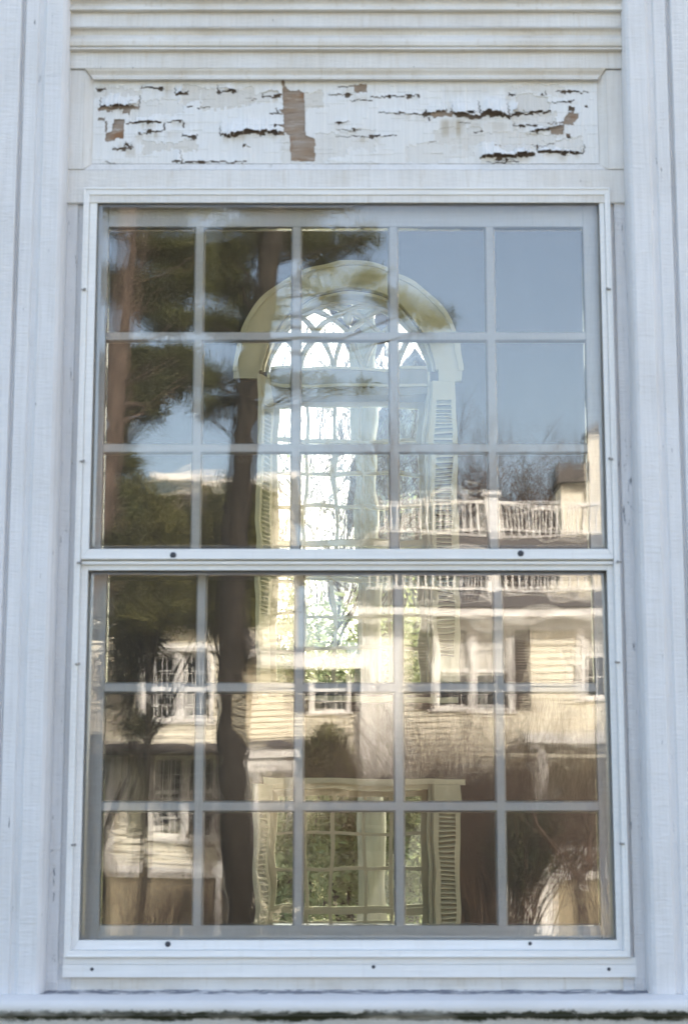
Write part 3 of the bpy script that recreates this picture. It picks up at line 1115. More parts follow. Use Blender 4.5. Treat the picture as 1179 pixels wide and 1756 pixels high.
def shutter(xh, y, width, z0, z1, ang, parent, inner0, inner1):
    """louvred leaf hinged at xh; ang turns it into the room"""
    c, s = math.cos(ang), math.sin(ang)

    def tr(p):
        return (xh + p[0] * c - p[1] * s, y + p[0] * s + p[1] * c, p[2])
    sg = 1 if width > 0 else -1
    wd = abs(width)
    m = MB()
    st = .030
    for a, b in ((0, st), (wd - st, wd)):
        m.box(a * sg, b * sg, -.014, .014, z0, z1)
    m.box(st * sg, (wd - st) * sg, -.0135, .0135, inner1, z1 - .0005)
    m.box(st * sg, (wd - st) * sg, -.0135, .0135, z0 + .0005, inner0)
    m.v = [tr(p) for p in m.v]
    leaf = m.build('shutter', M['trim_green'], parent)
    m = MB()
    z = inner0 + .02
    while z < inner1 - .01:
        m.add([(st * sg, -.016, z - .010), ((wd - st) * sg, -.016, z - .010), ((wd - st) * sg, .014, z + .010), (st * sg, .014, z + .010),
               (st * sg, -.016, z - .004), ((wd - st) * sg, -.016, z - .004), ((wd - st) * sg, .014, z + .016), (st * sg, .014, z + .016)],
              [(0, 3, 2, 1), (4, 5, 6, 7), (0, 1, 5, 4), (1, 2, 6, 5), (2, 3, 7, 6), (3, 0, 4, 7)])
        z += .027
    m.v = [tr(p) for p in m.v]
    m.build('louvre', M['trim_green'], leaf)


shutter(x1 + .012, YF - .035, .155, z_w0, zv(656, YF), 0, arch, zv(1130, YF), zv(690, YF))
shutter(x0 + .010, YF - .035, -.155, z_w0, zv(656, YF), R(68), arch, zv(1060, YF), zv(700, YF))
# lower window under the arched one
low = empty('low_window', (fcx, YF, z_l0), None, None)
low.parent = house
m = MB()
m.box(x0 - .02, x1 + .19, YF - .03, YF - .001, z_l1 - .002, z_l1 + .035)
for s in (-1, 1):
    m.box(fcx + s * R_op * 1.004, fcx + s * R_op * 1.10, YF - .02, YF - .001, z_l0, z_l1 - .003)
    m.box(fcx + s * R_op * .965, fcx + s * R_op * .9995, YF + .002, YF + T_ - .01, z_l0, z_l1 - .001)
m.box(x0 + .02, x1 - .02, YF + .002, YF + T_ - .01, z_l1 - .03, z_l1 - .0006)
m.build('casing', M['trim_green'], low)
zlm = zv(1560, YW)
for a, b, dy, rows in ((zlm - .01, z_l1 - .031, .03, 3), (z_l0 + .01, zlm + .012, -.02, 2)):
    so, g = far_sash(a, b, rows, 5, YW + dy, xi0 + .001, xi1 - .001, low)
    so.name = 'sash'
    g.build('glass_pane', M['far_glass'], so)
shutter(x1 + .012, YF - .035, .155, z_l0, z_l1 - .004, 0, low, z_l0 + .06, zv(1395, YF))
shutter(x0 + .010, YF - .035, -.155, z_l0, z_l1 - .004, R(68), low, z_l0 + .06, zv(1395, YF))

# ================================================================== NEIGHBOUR HOUSES (seen mirrored in the glass)
def clap_wall(mb, x0, x1, z0, z1, y, holes, course=.112, lap=.014):
    """clapboards facing +y with rectangular openings"""
    z = z0
    while z < z1 - .001:
        zt_ = min(z + course, z1)
        cuts = [(x0, x1)]
        for hx0, hx1, hz0, hz1 in holes:
            if z + .01 < hz1 and zt_ - .01 > hz0:
                nc = []
                for a, b in cuts:
                    if hx1 <= a or hx0 >= b: nc.append((a, b)); continue
                    if hx0 > a: nc.append((a, hx0))
                    if hx1 < b: nc.append((hx1, b))
                cuts = nc
        for a, b in cuts:
            mb.add([(a, y + lap, z), (b, y + lap, z), (b, y + .002, zt_), (a, y + .002, zt_), (a, y - .02, z), (b, y - .02, z), (b, y - .02, zt_), (a, y - .02, zt_)],
                   [(0, 1, 2, 3), (4, 7, 6, 5), (0, 4, 5, 1), (3, 2, 6, 7), (0, 3, 7, 4), (1, 5, 6, 2)])
        z = zt_


def house_window(parent, x0, x1, z0, z1, y, lights=1, rows=4, cols=3, shutters=None, trim=.10, curtain=None, shw=.34, cornice=True):
    """framed sash window facing +y; lights = number of sashes side by side"""
    m = MB()
    m.box(x0, x0 + trim, y - .02, y + .05, z0, z1)
    m.box(x1 - trim, x1, y - .02, y + .05, z0, z1)
    m.box(x0 + trim, x1 - trim, y - .02, y + .048, z1 - trim, z1)
    m.box(x0 - .04, x1 + .04, y - .02, y + .09, z0 - .05, z0 - .001)
    if cornice: m.box(x0 - .06, x1 + .06, y - .02, y + .12, z1 + .001, z1 + .07)
    wl = (x1 - x0 - 2 * trim - (lights - 1) * trim * 1.3) / lights
    spans = []
    for i in range(lights):
        a = x0 + trim + i * (wl + trim * 1.3)
        spans.append((a, a + wl))
        if i: m.box(a - trim * 1.3, a, y - .02, y + .046, z0, z1 - trim - .001)
    fo = m.build('window', M['white_trim'], parent)
    s = MB()
    g = MB()
    for a, b in spans:
        t0, t1 = z0, z1 - trim
        zm_ = (t0 + t1) / 2
        s.box(a, a + .028, y - .06, y - .015, t0, t1)
        s.box(b - .028, b, y - .06, y - .015, t0, t1)
        s.box(a + .04, b - .04, y - .06, y - .016, zm_ - .03, zm_ + .03)
        s.box(a + .04, b - .04, y - .06, y - .016, t0, t0 + .06)
        for i in range(1, cols):
            x = a + .04 + (b - a - .08) * i / cols
            s.box(x - .007, x + .007, y - .055, y - .02, t0, t1)
        for j in range(1, rows):
            z = t0 + (t1 - t0) * j / rows
            s.box(a + .04, b - .04, y - .055, y - .021, z - .007, z + .007)
        g.box(a, b, y - .075, y - .058, t0, t1)
    s.build('sash', M['white_trim'], fo)
    g.build('pane', M['win_glass'], fo)
    if curtain:
        c = MB()
        for a, b in spans:
            n = 14
            for i in range(n):
                xx0, xx1 = a + .03 + (b - a - .06) * i / n, a + .03 + (b - a - .06) * (i + 1) / n
                c.box(xx0, xx1 - .004, y - .057, y - .050 - .004 * (i % 2), z0 + (z1 - z0) * curtain[1], z1 - trim)
        c.build('curtain', M[curtain[0]], fo)
    if shutters:
        for sgn, xe in ((-1, x0), (1, x1)):
            m = MB()
            a, b = sorted((xe + sgn * .01, xe + sgn * (.01 + shw)))
            m.box(a, a + .05, y + .016, y + .06, z0, z1)
            m.box(b - .05, b, y + .016, y + .06, z0, z1)
            for zz in (z0, (z0 + z1) / 2 - .03, z1 - .07):
                m.box(a + .05, b - .05, y + .017, y + .058, zz, zz + .07)
            z = z0 + .09
            while z < z1 - .09:
                m.box(a + .05, b - .05, y + .02, y + .045, z, z + .03)
                z += .05
            m.build('shutter', M[shutters], parent)


def baluster_mesh(h):
    m = MB()
    m.lathe([(.027, 0), (.027, h * .10), (.014, h * .14), (.025, h * .35), (.014, h * .7), (.018, h * .8), (.026, h * .86), (.026, h)], 8)
    return m


def railing(parent, x0, x1, y, z0, z1, step, posts, mat):
    m = MB()
    m.box(x0, x1, y - .05, y + .05, z1 - .06, z1)
    m.box(x0, x1, y - .04, y + .04, z0, z0 + .05)
    ro = m.build('railing', mat, parent)
    first = None
    x = x0 + step / 2
    n = 0
    while x < x1 and n < 95:
        if not any(abs(x - p) < .14 for p in posts):
            if first is None:
                first = baluster_mesh(z1 - z0 - .11).build('baluster', mat, ro, smooth=True)
                b = first
            else:
                b = first.copy()
                COL.objects.link(b)
            b.location = (x, y, z0 + .05)
            n += 1
        x += step
    for p in posts:
        q_ = MB()
        q_.box(p - .11, p + .11, y - .11, y + .11, z0 - .1, z1 + .10)
        q_.box(p - .17, p + .17, y - .17, y + .17, z1 + .10, z1 + .17)
        q_.build('post', mat, ro, bevel=.01)
    return ro


# ---- yellow house on the right with the roof balustrade
LH = 30.0
yh = -LH
ex = lambda u, v=1200: QL(u, v, LH)[0]
ez = lambda v: QL(800, v, LH)[1]
rh = empty('clapboard_house', (ex(850), yh, 0), 'cream clapboard house with dark shutters and white balustrade along its roof', 'house')
z_eave = ez(1062)
XA, XB = ex(418), ex(1330)
xcb = ex(622)
wins = []
W1 = (ex(737), ex(880), ez(1220), ez(1078))
W2 = (ex(990), ex(1120), ez(1200), ez(1052))
W3 = (ex(527), ex(603), ez(1222), ez(1132))
W4 = (ex(760), ex(860), 1.7, 3.2)
holes = [(a + .02, b - .02, c, d - .02) for a, b, c, d in (W1, W2, W3, W4)]
m = MB()
clap_wall(m, xcb, XB, .5, z_eave, yh, holes, .122, .036)
m.build('wall', M['cream_clap'], rh)
m = MB()
z_mid = ez(1132)
clap_wall(m, XA, xcb - .001, .5, z_mid, yh - .15, [holes[2]], .122, .036)
m.build('wall', M['cream_clap'], rh)
m = MB()
m.box(xcb, XB, yh - 8, yh - .10, 0, z_eave)
m.box(XA, xcb - .001, yh - 7, yh - .28, 0, z_mid)
m.build('core_wall', M['tan'], rh)
m = MB()
m.box(xcb - .02, xcb + .30, yh - .02, yh + .04, .5, z_eave - .30)
m.box(ex(652), ex(688), yh - .02, yh + .035, .5, z_eave - .30)
m.box(xcb - .02, XB, yh - .02, yh + .06, z_eave - .29, z_eave)
m.box(xcb - .25, XB + .2, yh + .061, yh + .42, z_eave - .07, z_eave + .09)
m.box(XA - .1, xcb - .021, yh - .15, yh + .10, z_mid - .18, z_mid + .04)
m.build('trim', M['white_trim'], rh)
house_window(rh, *W1, yh, 2, 4, 3, 'dark_shutter', .09, ('curtain', .42), .34)
house_window(rh, *W2, yh, 2, 4, 3, None, .10, ('curtain', .5))
house_window(rh, *W3, yh - .15, 1, 4, 3, 'dark_shutter', .08, None, .26)
house_window(rh, *W4, yh, 1, 4, 3, 'dark_shutter', .09, None, .30)
z_deck = QU(900, 905, 31.0)[1]
m = MB()
m.hull([(xcb - .3, yh + .46, z_eave + .09), (XB + .3, yh + .46, z_eave + .09), (XB + .3, yh - 1.0, z_deck - .04), (xcb - .3, yh - 1.0, z_deck - .04)],
       [(xcb - .3, yh + .30, z_eave + .05), (XB + .3, yh + .30, z_eave + .05), (XB + .3, yh - 8, z_deck - .2), (xcb - .3, yh - 8, z_deck - .2)])
m.box(xcb - .3, XB + .3, yh - 8, yh - 1.0, z_deck - .19, z_deck - .05)
m.hull([(XA - .2, yh + .1, z_mid + .04), (xcb - .31, yh + .1, z_mid + .04), (xcb - .31, yh - 3, z_mid + .5), (XA - .2, yh - 3, z_mid + .5)],
       [(XA - .2, yh + .02, z_mid), (xcb - .31, yh + .02, z_mid), (xcb - .31, yh - 7, z_mid), (XA - .2, yh - 7, z_mid)])
m.build('roof', M['shingle'], rh)
railing(rh, QU(640, 880, 31)[0], QU(1130, 880, 31)[0], yh - 1.1, z_deck, QU(900, 852, 31)[1], .135, [QU(845, 880, 31)[0]], M['white_trim'])
# chimney and dormer above the deck
m = MB()
cx0, cx1 = QU(1006, 800, 34)[0], QU(1048, 800, 34)[0]
m.box(cx0, cx1, yh - 4.6, yh - 3.9, z_deck - .1, QU(1000, 742, 34)[1])
ch = m.build('chimney', M['cream_pale'], rh, bevel=.01)
m = MB()
zc1 = QU(1000, 742, 34)[1]
m.box(cx0 - .06, cx1 + .06, yh - 4.66, yh - 3.84, zc1, zc1 + .08)
m.hull([(cx0 - .05, yh - 4.6, zc1 + .08), (cx1 + .05, yh - 4.6, zc1 + .08), (cx1 + .05, yh - 3.9, zc1 + .08), (cx0 - .05, yh - 3.9, zc1 + .08)],
       [(cx0 + .2, yh - 4.4, zc1 + .28), (cx1 - .1, yh - 4.4, zc1 + .28), (cx1 - .1, yh - 4.1, zc1 + .28), (cx0 + .2, yh - 4.1, zc1 + .28)])
m.build('chimney_cap', M['shingle'], ch)
m = MB()
d0, d1 = QU(958, 820, 34)[0], QU(1005, 820, 34)[0]
m.box(d0, d1, yh - 5.2, yh - 4.0, z_deck - .1, QU(980, 822, 34)[1])
dm = m.build('dormer', M['cream_clap'], rh)
m = MB()
m.box(d0 - .1, d1 + .05, yh - 5.3, yh - 3.8, QU(980, 822, 34)[1], QU(980, 790, 34)[1])
m.build('dormer_roof', M['shingle'], dm)
# front porch at its right end
LP = 26.5
yp_ = -LP
px = lambda u: QL(u, 1450, LP)[0]
pz = lambda v: QL(950, v, LP)[1]
m = MB()
m.box(px(866), px(1200), yp_ - 3.2, yp_, pz(1512), pz(1505))
for a, b in ((928, 949), (1052, 1074)):
    m.box(px(a), px(b), yp_ - .25, yp_ - .02, 0, pz(1513))
m.box(px(926), px(941), yp_ - .16, yp_ - .02, pz(1504), pz(1285))
m.box(px(1046), px(1060), yp_ - .16, yp_ - .02, pz(1504), pz(1285))
m.box(px(900), px(1200), yp_ - 3.2, yp_ + .1, pz(1284), pz(1262))
po = m.build('porch', M['white_trim'], rh, bevel=.008)
m = MB()
m.box(px(950), px(1051), yp_ - .2, yp_ - .06, 0, pz(1514))
m.build('porch_base', M['tan'], po)
m = MB()
a, b, c, d = px(868), px(926), 0.0, pz(1514)
n = 9
for i in range(n + 1):
    x = a + (b - a) * i / n
    m.box(x - .012, x + .012, yp_ - .05, yp_ - .035, c, d)
for j in range(12):
    z = c + (d - c) * j / 12
    m.box(a, b, yp_ - .066, yp_ - .051, z, z + .026)
m.build('lattice', M['white_trim'], po)
railing(rh, px(868), px(1046), yp_ - .10, pz(1503), pz(1452), .125, [], M['white_trim'])

# ---- cream house on the left with bay windows
LL = 24.0
yl = -LL
ax = lambda u: QL(u, 1200, LL)[0]
az = lambda v: QL(300, v, LL)[1]
lh = empty('clapboard_house', (ax(280), yl, 0), 'cream clapboard house with paired white windows half hidden behind the pine trunks', 'house')
V1_ = (ax(243), ax(368), az(1236), az(1126))
V2_ = (ax(263), ax(376), az(1442), az(1306))
z_ev = az(1086)
z_b1, z_b0 = az(1280), az(1300)
m = MB()
clap_wall(m, ax(180), ax(396), z_b1, z_ev, yl, [(V1_[0] + .02, V1_[1] - .02, V1_[2], V1_[3] - .02)], .112, .036)
clap_wall(m, ax(196), ax(384), az(1490), z_b0, yl, [(V2_[0] + .02, V2_[1] - .02, V2_[2], V2_[3] - .02)], .112, .036)
m.build('wall', M['cream_clap'], lh)
m = MB()
clap_wall(m, ax(60), ax(178), az(1262), az(1108), yl + .05, [], .112, .036)
m.build('wall', M['cream_pale'], lh)
m = MB()
m.box(ax(60), ax(396), yl - 8, yl - .10, az(1262), z_ev)
m.box(ax(198), ax(396), yl - 8, yl - .101, 0, az(1262) - .001)
m.build('core_wall', M['tan'], lh)
m = MB()
m.box(ax(198), ax(384), yl - .099, yl - .02, 0, az(1502))
m.build('foundation', M['tan'], lh)
m = MB()
m.box(ax(191), ax(207), yl - .02, yl + .05, az(1500), z_b0)
m.box(ax(376), ax(385), yl - .02, yl + .05, .2, z_b0 - .001)
m.box(ax(190), ax(388), yl - .02, yl + .07, az(1500) - .02, az(1484))
m.box(ax(160), ax(404), yl - .02, yl + .30, z_ev, z_ev + .12)
m.box(ax(390), ax(398), yl - .02, yl + .05, z_b1, z_ev - .001)
m.build('trim', M['white_trim'], lh, bevel=.006)
house_window(lh, *V1_, yl, 2, 4, 3, None, .07)
house_window(lh, *V2_, yl, 2, 4, 3, None, .065)
m = MB()
m.box(ax(228), ax(258), yl + .02, yl + .06, az(1440), az(1308))
m.build('shutter', M['olive_shutter'], lh)
m = MB()
m.hull([(ax(170), yl + .9, z_b0), (ax(410), yl + .9, z_b0), (ax(410), yl + .02, z_b1), (ax(170), yl + .02, z_b1)],
       [(ax(170), yl + .9, z_b0 - .05), (ax(410), yl + .9, z_b0 - .05), (ax(410), yl + .02, z_b0 - .05), (ax(170), yl + .02, z_b0 - .05)])
m.hull([(ax(150), yl + .36, z_ev + .12), (ax(410), yl + .36, z_ev + .12), (ax(410), yl - 3.2, az(925)), (ax(150), yl - 3.2, az(925))],
       [(ax(150), yl + .30, z_ev + .08), (ax(410), yl + .30, z_ev + .08), (ax(410), yl - 8, z_ev), (ax(150), yl - 8, z_ev)])
m.build('roof', M['shingle'], lh)
# dormer
yd = yl - .9
qd = lambda u, v: QL(u, v, LL + .9)
m = MB()
m.box(qd(196, 1000)[0], qd(400, 1000)[0], yd - 3, yd - .03, qd(300, 1062)[1], qd(300, 962)[1])
dd = m.build('dormer', M['cream_pale'], lh)
m = MB()
m.box(qd(190, 1000)[0], qd(406, 1000)[0], yd - 3, yd + .2, qd(300, 962)[1], qd(300, 952)[1])
m.build('dormer_roof', M['shingle'], dd)
for a, b, cu in ((212, 300, None), (330, 395, ('red_curtain', .1))):
    house_window(lh, qd(a, 1000)[0], qd(b, 1000)[0], qd(a, 1046)[1], qd(a, 978)[1], yd, 1 if cu else 2, 2, 3, None, .10, cu, .3, False)
# entrance porch between the trunk and the yellow wall
ye = yl + 1.3
qe = lambda u, v: QL(u, v, LL - 1.3)
m = MB()
m.box(qe(418, 1300)[0], qe(512, 1300)[0], ye - 2.5, ye + .06, qe(450, 1312)[1], qe(450, 1294)[1])
m.box(qe(422, 1300)[0], qe(506, 1300)[0], ye - 2.5, ye, qe(450, 1338)[1], qe(450, 1313)[1])
for u in (438, 494):
    x, _ = qe(u, 1400)
    m.lathe([(.10, 0), (.10, .12), (.07, .16), (.055, qe(u, 1345)[1] - .1), (.085, qe(u, 1345)[1] - .05), (.085, qe(u, 1338)[1])], 12, (x, ye - .14, 0))
pe = m.build('porch', M['white_trim'], lh)
m = MB()
m.hull([(qe(412, 1300)[0], ye + .1, qe(450, 1293.5)[1]), (qe(518, 1300)[0], ye + .1, qe(450, 1293.5)[1]), (qe(518, 1300)[0], ye - 2.5, qe(450, 1293.5)[1]), (qe(412, 1300)[0], ye - 2.5, qe(450, 1293.5)[1])],
       [(qe(412, 1300)[0], ye - .8, qe(450, 1268)[1]), (qe(518, 1300)[0], ye - .8, qe(450, 1268)[1]), (qe(518, 1300)[0], ye - 2.5, qe(450, 1262)[1]), (qe(412, 1300)[0], ye - 2.5, qe(450, 1262)[1])])
m.build('porch_roof', M['shingle'], pe)

# ---- small house far behind
LF = 46.0
fh = empty('flat_roofed_house', (QU(350, 800, LF)[0], -LF, 0), 'cream house with low dark hipped roof far behind the pines', 'house')
fx0, fx1 = QU(278, 800, LF)[0], QU(500, 800, LF)[0]
zt1, zt0 = QU(340, 822, LF)[1], QU(340, 782, LF)[1]
m = MB()
clap_wall(m, fx0, fx1, 1, zt1, -LF, [], .14, .02)
m.box(fx0, fx1, -LF - 8, -LF - .03, 0, zt1)
m.build('wall', M['cream_pale'], fh)
m = MB()
m.box(fx0 - .3, fx1 + .3, -LF - 8.3, -LF + .5, zt1, zt1 + .18)
m.build('cornice', M['white_trim'], fh)
m = MB()
m.hull([(fx0 - .3, -LF + .5, zt1 + .18), (fx1 + .3, -LF + .5, zt1 + .18), (fx1 + .3, -LF - 8.3, zt1 + .18), (fx0 - .3, -LF - 8.3, zt1 + .18)],
       [(fx0 + 1.1, -LF - 2.5, zt0), (fx1 - 1.1, -LF - 2.5, zt0), (fx1 - 1.1, -LF - 5.5, zt0), (fx0 + 1.1, -LF - 5.5, zt0)])
m.build('roof', M['shingle'], fh)

# ================================================================== TREES AND SHRUBS
def clumps(centres, size, n_leaf, length, width, r, up=.25, flat=.6):
    """needle or leaf tufts; returns verts, faces, per-vertex tone"""
    cs = np.asarray(centres)
    n = len(cs)
    d = r.normal(size=(n, n_leaf, 3))
    d[..., 2] = d[..., 2] * flat + up
    d /= np.linalg.norm(d, axis=-1, keepdims=True)
    off = r.normal(size=(n, n_leaf, 3)) * size * np.array([1, 1, .6])
    a = cs[:, None, :] + off
    ln = length * r.uniform(.6, 1.3, (n, n_leaf, 1))
    b = a + d * ln
    s = np.cross(d, r.normal(size=(n, n_leaf, 3)))
    s /= np.linalg.norm(s, axis=-1, keepdims=True) + 1e-9
    wv = width * r.uniform(.7, 1.3, (n, n_leaf, 1))
    mid = a + d * ln * .45
    v = np.stack([a, mid + s * wv, b, mid - s * wv], 2).reshape(-1, 3)
    f = np.arange(n * n_leaf * 4).reshape(-1, 4)
    tone = np.repeat(np.clip(r.normal(.5, .28, n), 0, 1), n_leaf * 4)
    return v, f, tone


def leaf_mesh(name, mat, parent, v, f, tone):
    me = bpy.data.meshes.new(name)
    me.from_pydata(v.tolist(), [], f.tolist())
    me.update()
    a = me.attributes.new('tone', 'FLOAT', 'POINT')
    a.data.foreach_set('value', tone.astype(np.float32))
    me.materials.append(mat)
    o = bpy.data.objects.new(name, me)
    COL.objects.link(o)
    o.parent = parent
    return o


SPREAD = .40


def blob_points(blobs, L, spread, r, per, upper=True, thick=None):
    """tuft centres inside bough-shaped ellipses given as u, v, half width, half height, tilt"""
    out = []
    for (u, v, ru, rv, tl) in blobs:
        cx, cz = (QU if upper else QL)(u, v, L)
        k = (L + CAM_D) / F
        hx, hz = ru * k, rv * k
        n = max(4, int(per * ru * rv / 400))
        a = r.normal(size=(n, 3)) * SPREAD
        x = a[:, 0] * hx
        z = a[:, 2] * hz + x * math.tan(R(tl))
        out.append(np.stack([cx + x, -L + a[:, 1] * spread, cz + z], -1))
    return np.concatenate(out)


def trunk_mb(pts, L, rads, seed, upper=True):
    m = MB()
    pp = []
    r = random.Random(seed)
    for (u, v) in pts:
        x, z = QU(u, v, L) if upper else QL(u, v, L)
        pp.append((x, -L + r.uniform(-.05, .05), z))
    # refine
    fine, rad = [], []
    for i in range(len(pp) - 1):
        for k in range(6):
            t = k / 6
            fine.append(tuple(pp[i][j] * (1 - t) + pp[i + 1][j] * t + r.uniform(-.012, .012) for j in range(3)))
            rad.append((rads[i] * (1 - t) + rads[i + 1] * t) * r.uniform(.94, 1.06))
    fine.append(pp[-1])
    rad.append(rads[-1])
    m.tube(fine, rad, 12)
    return m, fine


def boughs(m, fine, targets, r, rad=.05):
    """limbs from the trunk towards foliage tufts"""
    for t in targets:
        t = np.array(t)
        best = min(fine, key=lambda p: abs(p[2] - (t[2] - .35)))
        a = np.array(best)
        d = t - a
        ln = np.linalg.norm(d)
        mid = a + d * .5 + np.array([0, 0, -.06 * ln])
        m.tube([tuple(a), tuple(a * .5 + mid * .5 + r.normal(size=3) * .03), tuple(mid + r.normal(size=3) * .03), tuple(mid * .5 + t * .5 + r.normal(size=3) * .03), tuple(t)],
               [rad, rad * .8, rad * .6, rad * .4, rad * .2], 5)


def pine(label, L, tr_pts, tr_rad, blobs, per, seed, mat, bark, leaf=(.14, .008)):
    r = np.random.default_rng(seed)
    x0 = QL(*tr_pts[0], L)[0] if tr_pts[0][1] > 960 else QU(*tr_pts[0], L)[0]
    root = empty('pine_tree', (x0, -L, 0), label, 'tree', 'tall pines across the street')
    pp = []
    m = MB()
    rr_ = random.Random(seed)
    for (u, v) in tr_pts:
        x, z = (QL if v > 960 else QU)(u, v, L)
        pp.append((x, -L, z))
    pp.insert(0, (pp[0][0], -L, min(0, pp[0][2] - .1)))
    tr_rad = [tr_rad[0] * 1.15] + list(tr_rad)
    fine, rad = [], []
    for i in range(len(pp) - 1):
        for k in range(8):
            t = k / 8
            fine.append(tuple(pp[i][j] * (1 - t) + pp[i + 1][j] * t + rr_.uniform(-.012, .012) for j in range(3)))
            rad.append((tr_rad[i] * (1 - t) + tr_rad[i + 1] * t) * rr_.uniform(.93, 1.07))
    fine.append(pp[-1])
    rad.append(tr_rad[-1])
    m.tube(fine, rad, 12)
    boughs(m, fine, [blob_points([b], L, .4, r, 1)[0] for b in blobs], r, .028)
    m.build('trunk', M[bark], root, smooth=True)
    pts = blob_points(blobs, L + .55, .45, r, per)
    v, f, tone = clumps(pts, .06, 34, leaf[0], leaf[1], r, .2, .7)
    leaf_mesh('crown', mat, root, v, f, tone)
    return seat(root)


pine('dark pine with thick straight trunk in front of the cream house porch', 18.0,
     [(412, 1590), (405, 1400), (398, 1200), (402, 1010), (412, 820), (424, 700), (440, 580), (462, 430), (480, 330), (490, 240)],
     [.205, .19, .185, .18, .175, .165, .165, .15, .13, .10],
     [(430, 400, 80, 22, 5), (380, 430, 60, 26, -8), (500, 405, 70, 20, 10), (575, 408, 55, 15, 12), (620, 400, 26, 9, 10), (545, 440, 30, 8, 10), (395, 480, 55, 22, -6), (440, 520, 40, 20, 5),
      (370, 540, 50, 20, -10), (415, 560, 36, 16, 6), (520, 470, 14, 7, 0), (620, 470, 40, 10, 8), (700, 515, 24, 12, 12), (735, 540, 30, 14, 14), (655, 500, 20, 9, 10), (765, 545, 12, 7, 0), (560, 500, 16, 8, 0),
      (430, 640, 40, 12, 8), (500, 655, 36, 8, 4), (560, 650, 20, 6, 0), (390, 690, 36, 12, -8), (360, 640, 45, 20, -8), (350, 690, 24, 10, -10), (620, 660, 14, 5, 0),
      (480, 340, 110, 40, 0), (400, 300, 110, 40, 0), (560, 330, 70, 30, 8)],
     26, 11, M['pine'], 'bark_dark')
pine('leaning reddish pine trunk at the left edge with dense boughs', 14.5,
     [(40, 1400), (112, 1080), (168, 880), (186, 760), (193, 690), (202, 560), (214, 420), (226, 300), (235, 200)],
     [.17, .16, .15, .145, .14, .135, .12, .11, .09],
     [(270, 420, 60, 28, -6), (310, 470, 45, 24, 5), (250, 500, 50, 30, 0), (290, 540, 50, 18, 8), (240, 620, 55, 30, -5), (300, 610, 40, 26, 6), (230, 680, 45, 28, -12), (280, 655, 36, 16, 6),
      (205, 730, 30, 18, -20), (210, 780, 26, 20, -14), (330, 420, 40, 22, 6), (200, 480, 30, 40, 0), (190, 640, 26, 40, 0), (330, 640, 30, 16, 0), (260, 350, 90, 36, 0), (200, 850, 20, 24, 0)],
     25, 12, M['pine'], 'bark')


def evergreen(label, L, blobs, base_uv, seed, mat, per=90, upper=True, name='evergreen_shrub', leaf=(.14, .014), height_lift=.3, group='evergreen shrubs'):
    r = np.random.default_rng(seed)
    f_ = QU if upper else QL
    x0, _ = f_(*base_uv, L)
    root = empty(name, (x0, -L, 0), label, 'shrub' if 'shrub' in name else 'tree', group)
    m = MB()
    pts = blob_points(blobs, L, .6, r, per, upper)
    tops = [blob_points([b], L, .3, r, 1, upper)[0] for b in blobs]
    cen = np.mean(tops, 0)
    zl = min(t[2] for t in tops)
    hub = (cen[0] * .7 + x0 * .3, -L, max(.1, zl * .75))
    m.tube([(x0, -L, 0), ((x0 + hub[0]) / 2 + .03, -L + .03, hub[2] * .5), hub], [.06, .05, .04], 8)
    for t in tops:
        m.tube([hub, ((hub[0] + t[0]) / 2, -L + r.normal() * .05, hub[2] * .45 + t[2] * .55), tuple(t)], [.022, .016, .006], 5)
    m.build('stem', M['bark_dark'], root)
    v, f, tone = clumps(pts, .08, 22, leaf[0], leaf[1], r, height_lift, .8)
    leaf_mesh('foliage', mat, root, v, f, tone)
    return seat(root)


evergreen('yellow green evergreen tree rising beside the thick pine trunk', 20.0,
          [(400, 860, 50, 30, 0), (370, 905, 60, 35, 0), (420, 905, 36, 36, 0), (330, 910, 50, 30, 0), (395, 955, 60, 30, 0), (440, 850, 12, 20, 0)], (395, 1000), 21, M['cedar'], 100, True, 'evergreen_tree', (.17, .010), .5, 'evergreen trees')
evergreen('olive evergreen tree between the leaning pine and the far cream house', 19.0,
          [(240, 850, 50, 26, 0), (220, 900, 46, 36, 0), (275, 905, 50, 32, 0), (250, 950, 60, 30, 0)], (245, 1000), 22, M['cedar'], 100, True, 'evergreen_tree', (.17, .010), .5, 'evergreen trees')
evergreen('drooping dark evergreen in front of the cream house windows', 21.0,
          [(205, 1085, 26, 26, 0), (215, 1140, 26, 34, 0), (205, 1190, 20, 30, 0), (250, 1110, 30, 14, -10), (230, 1250, 30, 12, 10), (300, 1060, 50, 18, 0), (380, 1075, 40, 22, 0), (260, 1050, 60, 16, 0), (350, 1020, 60, 14, 0)], (110, 1300), 23, M['yew'], 70, False, 'evergreen_tree', (.16, .010), .0, 'evergreen trees')
evergreen('dark evergreen mass in the shade left of the cream house corner', 30.0,
          [(120, 1340, 60, 60, 0), (170, 1420, 50, 60, 0), (110, 1470, 60, 60, 0), (165, 1540, 50, 50, 0), (100, 1560, 60, 50, 0)], (140, 1640), 26, M['yew'], 80, False, 'evergreen_tree', (.17, .012), .1, 'evergreen trees')
evergreen('small round evergreen shrub against the yellow clapboard wall', 24.0,
          [(560, 1300, 30, 26, 0), (575, 1335, 36, 22, 0), (540, 1330, 26, 22, 0), (565, 1268, 14, 14, 0)], (565, 1400), 24, M['cedar'], 100, False)
evergreen('dark evergreen shrub beside the white porch lattice', 15.0,
          [(885, 1435, 30, 26, 0), (905, 1470, 22, 22, 0), (868, 1480, 24, 26, 0), (918, 1420, 14, 18, 0), (880, 1505, 20, 14, 0)], (890, 1600), 25, M['yew'], 90, False)


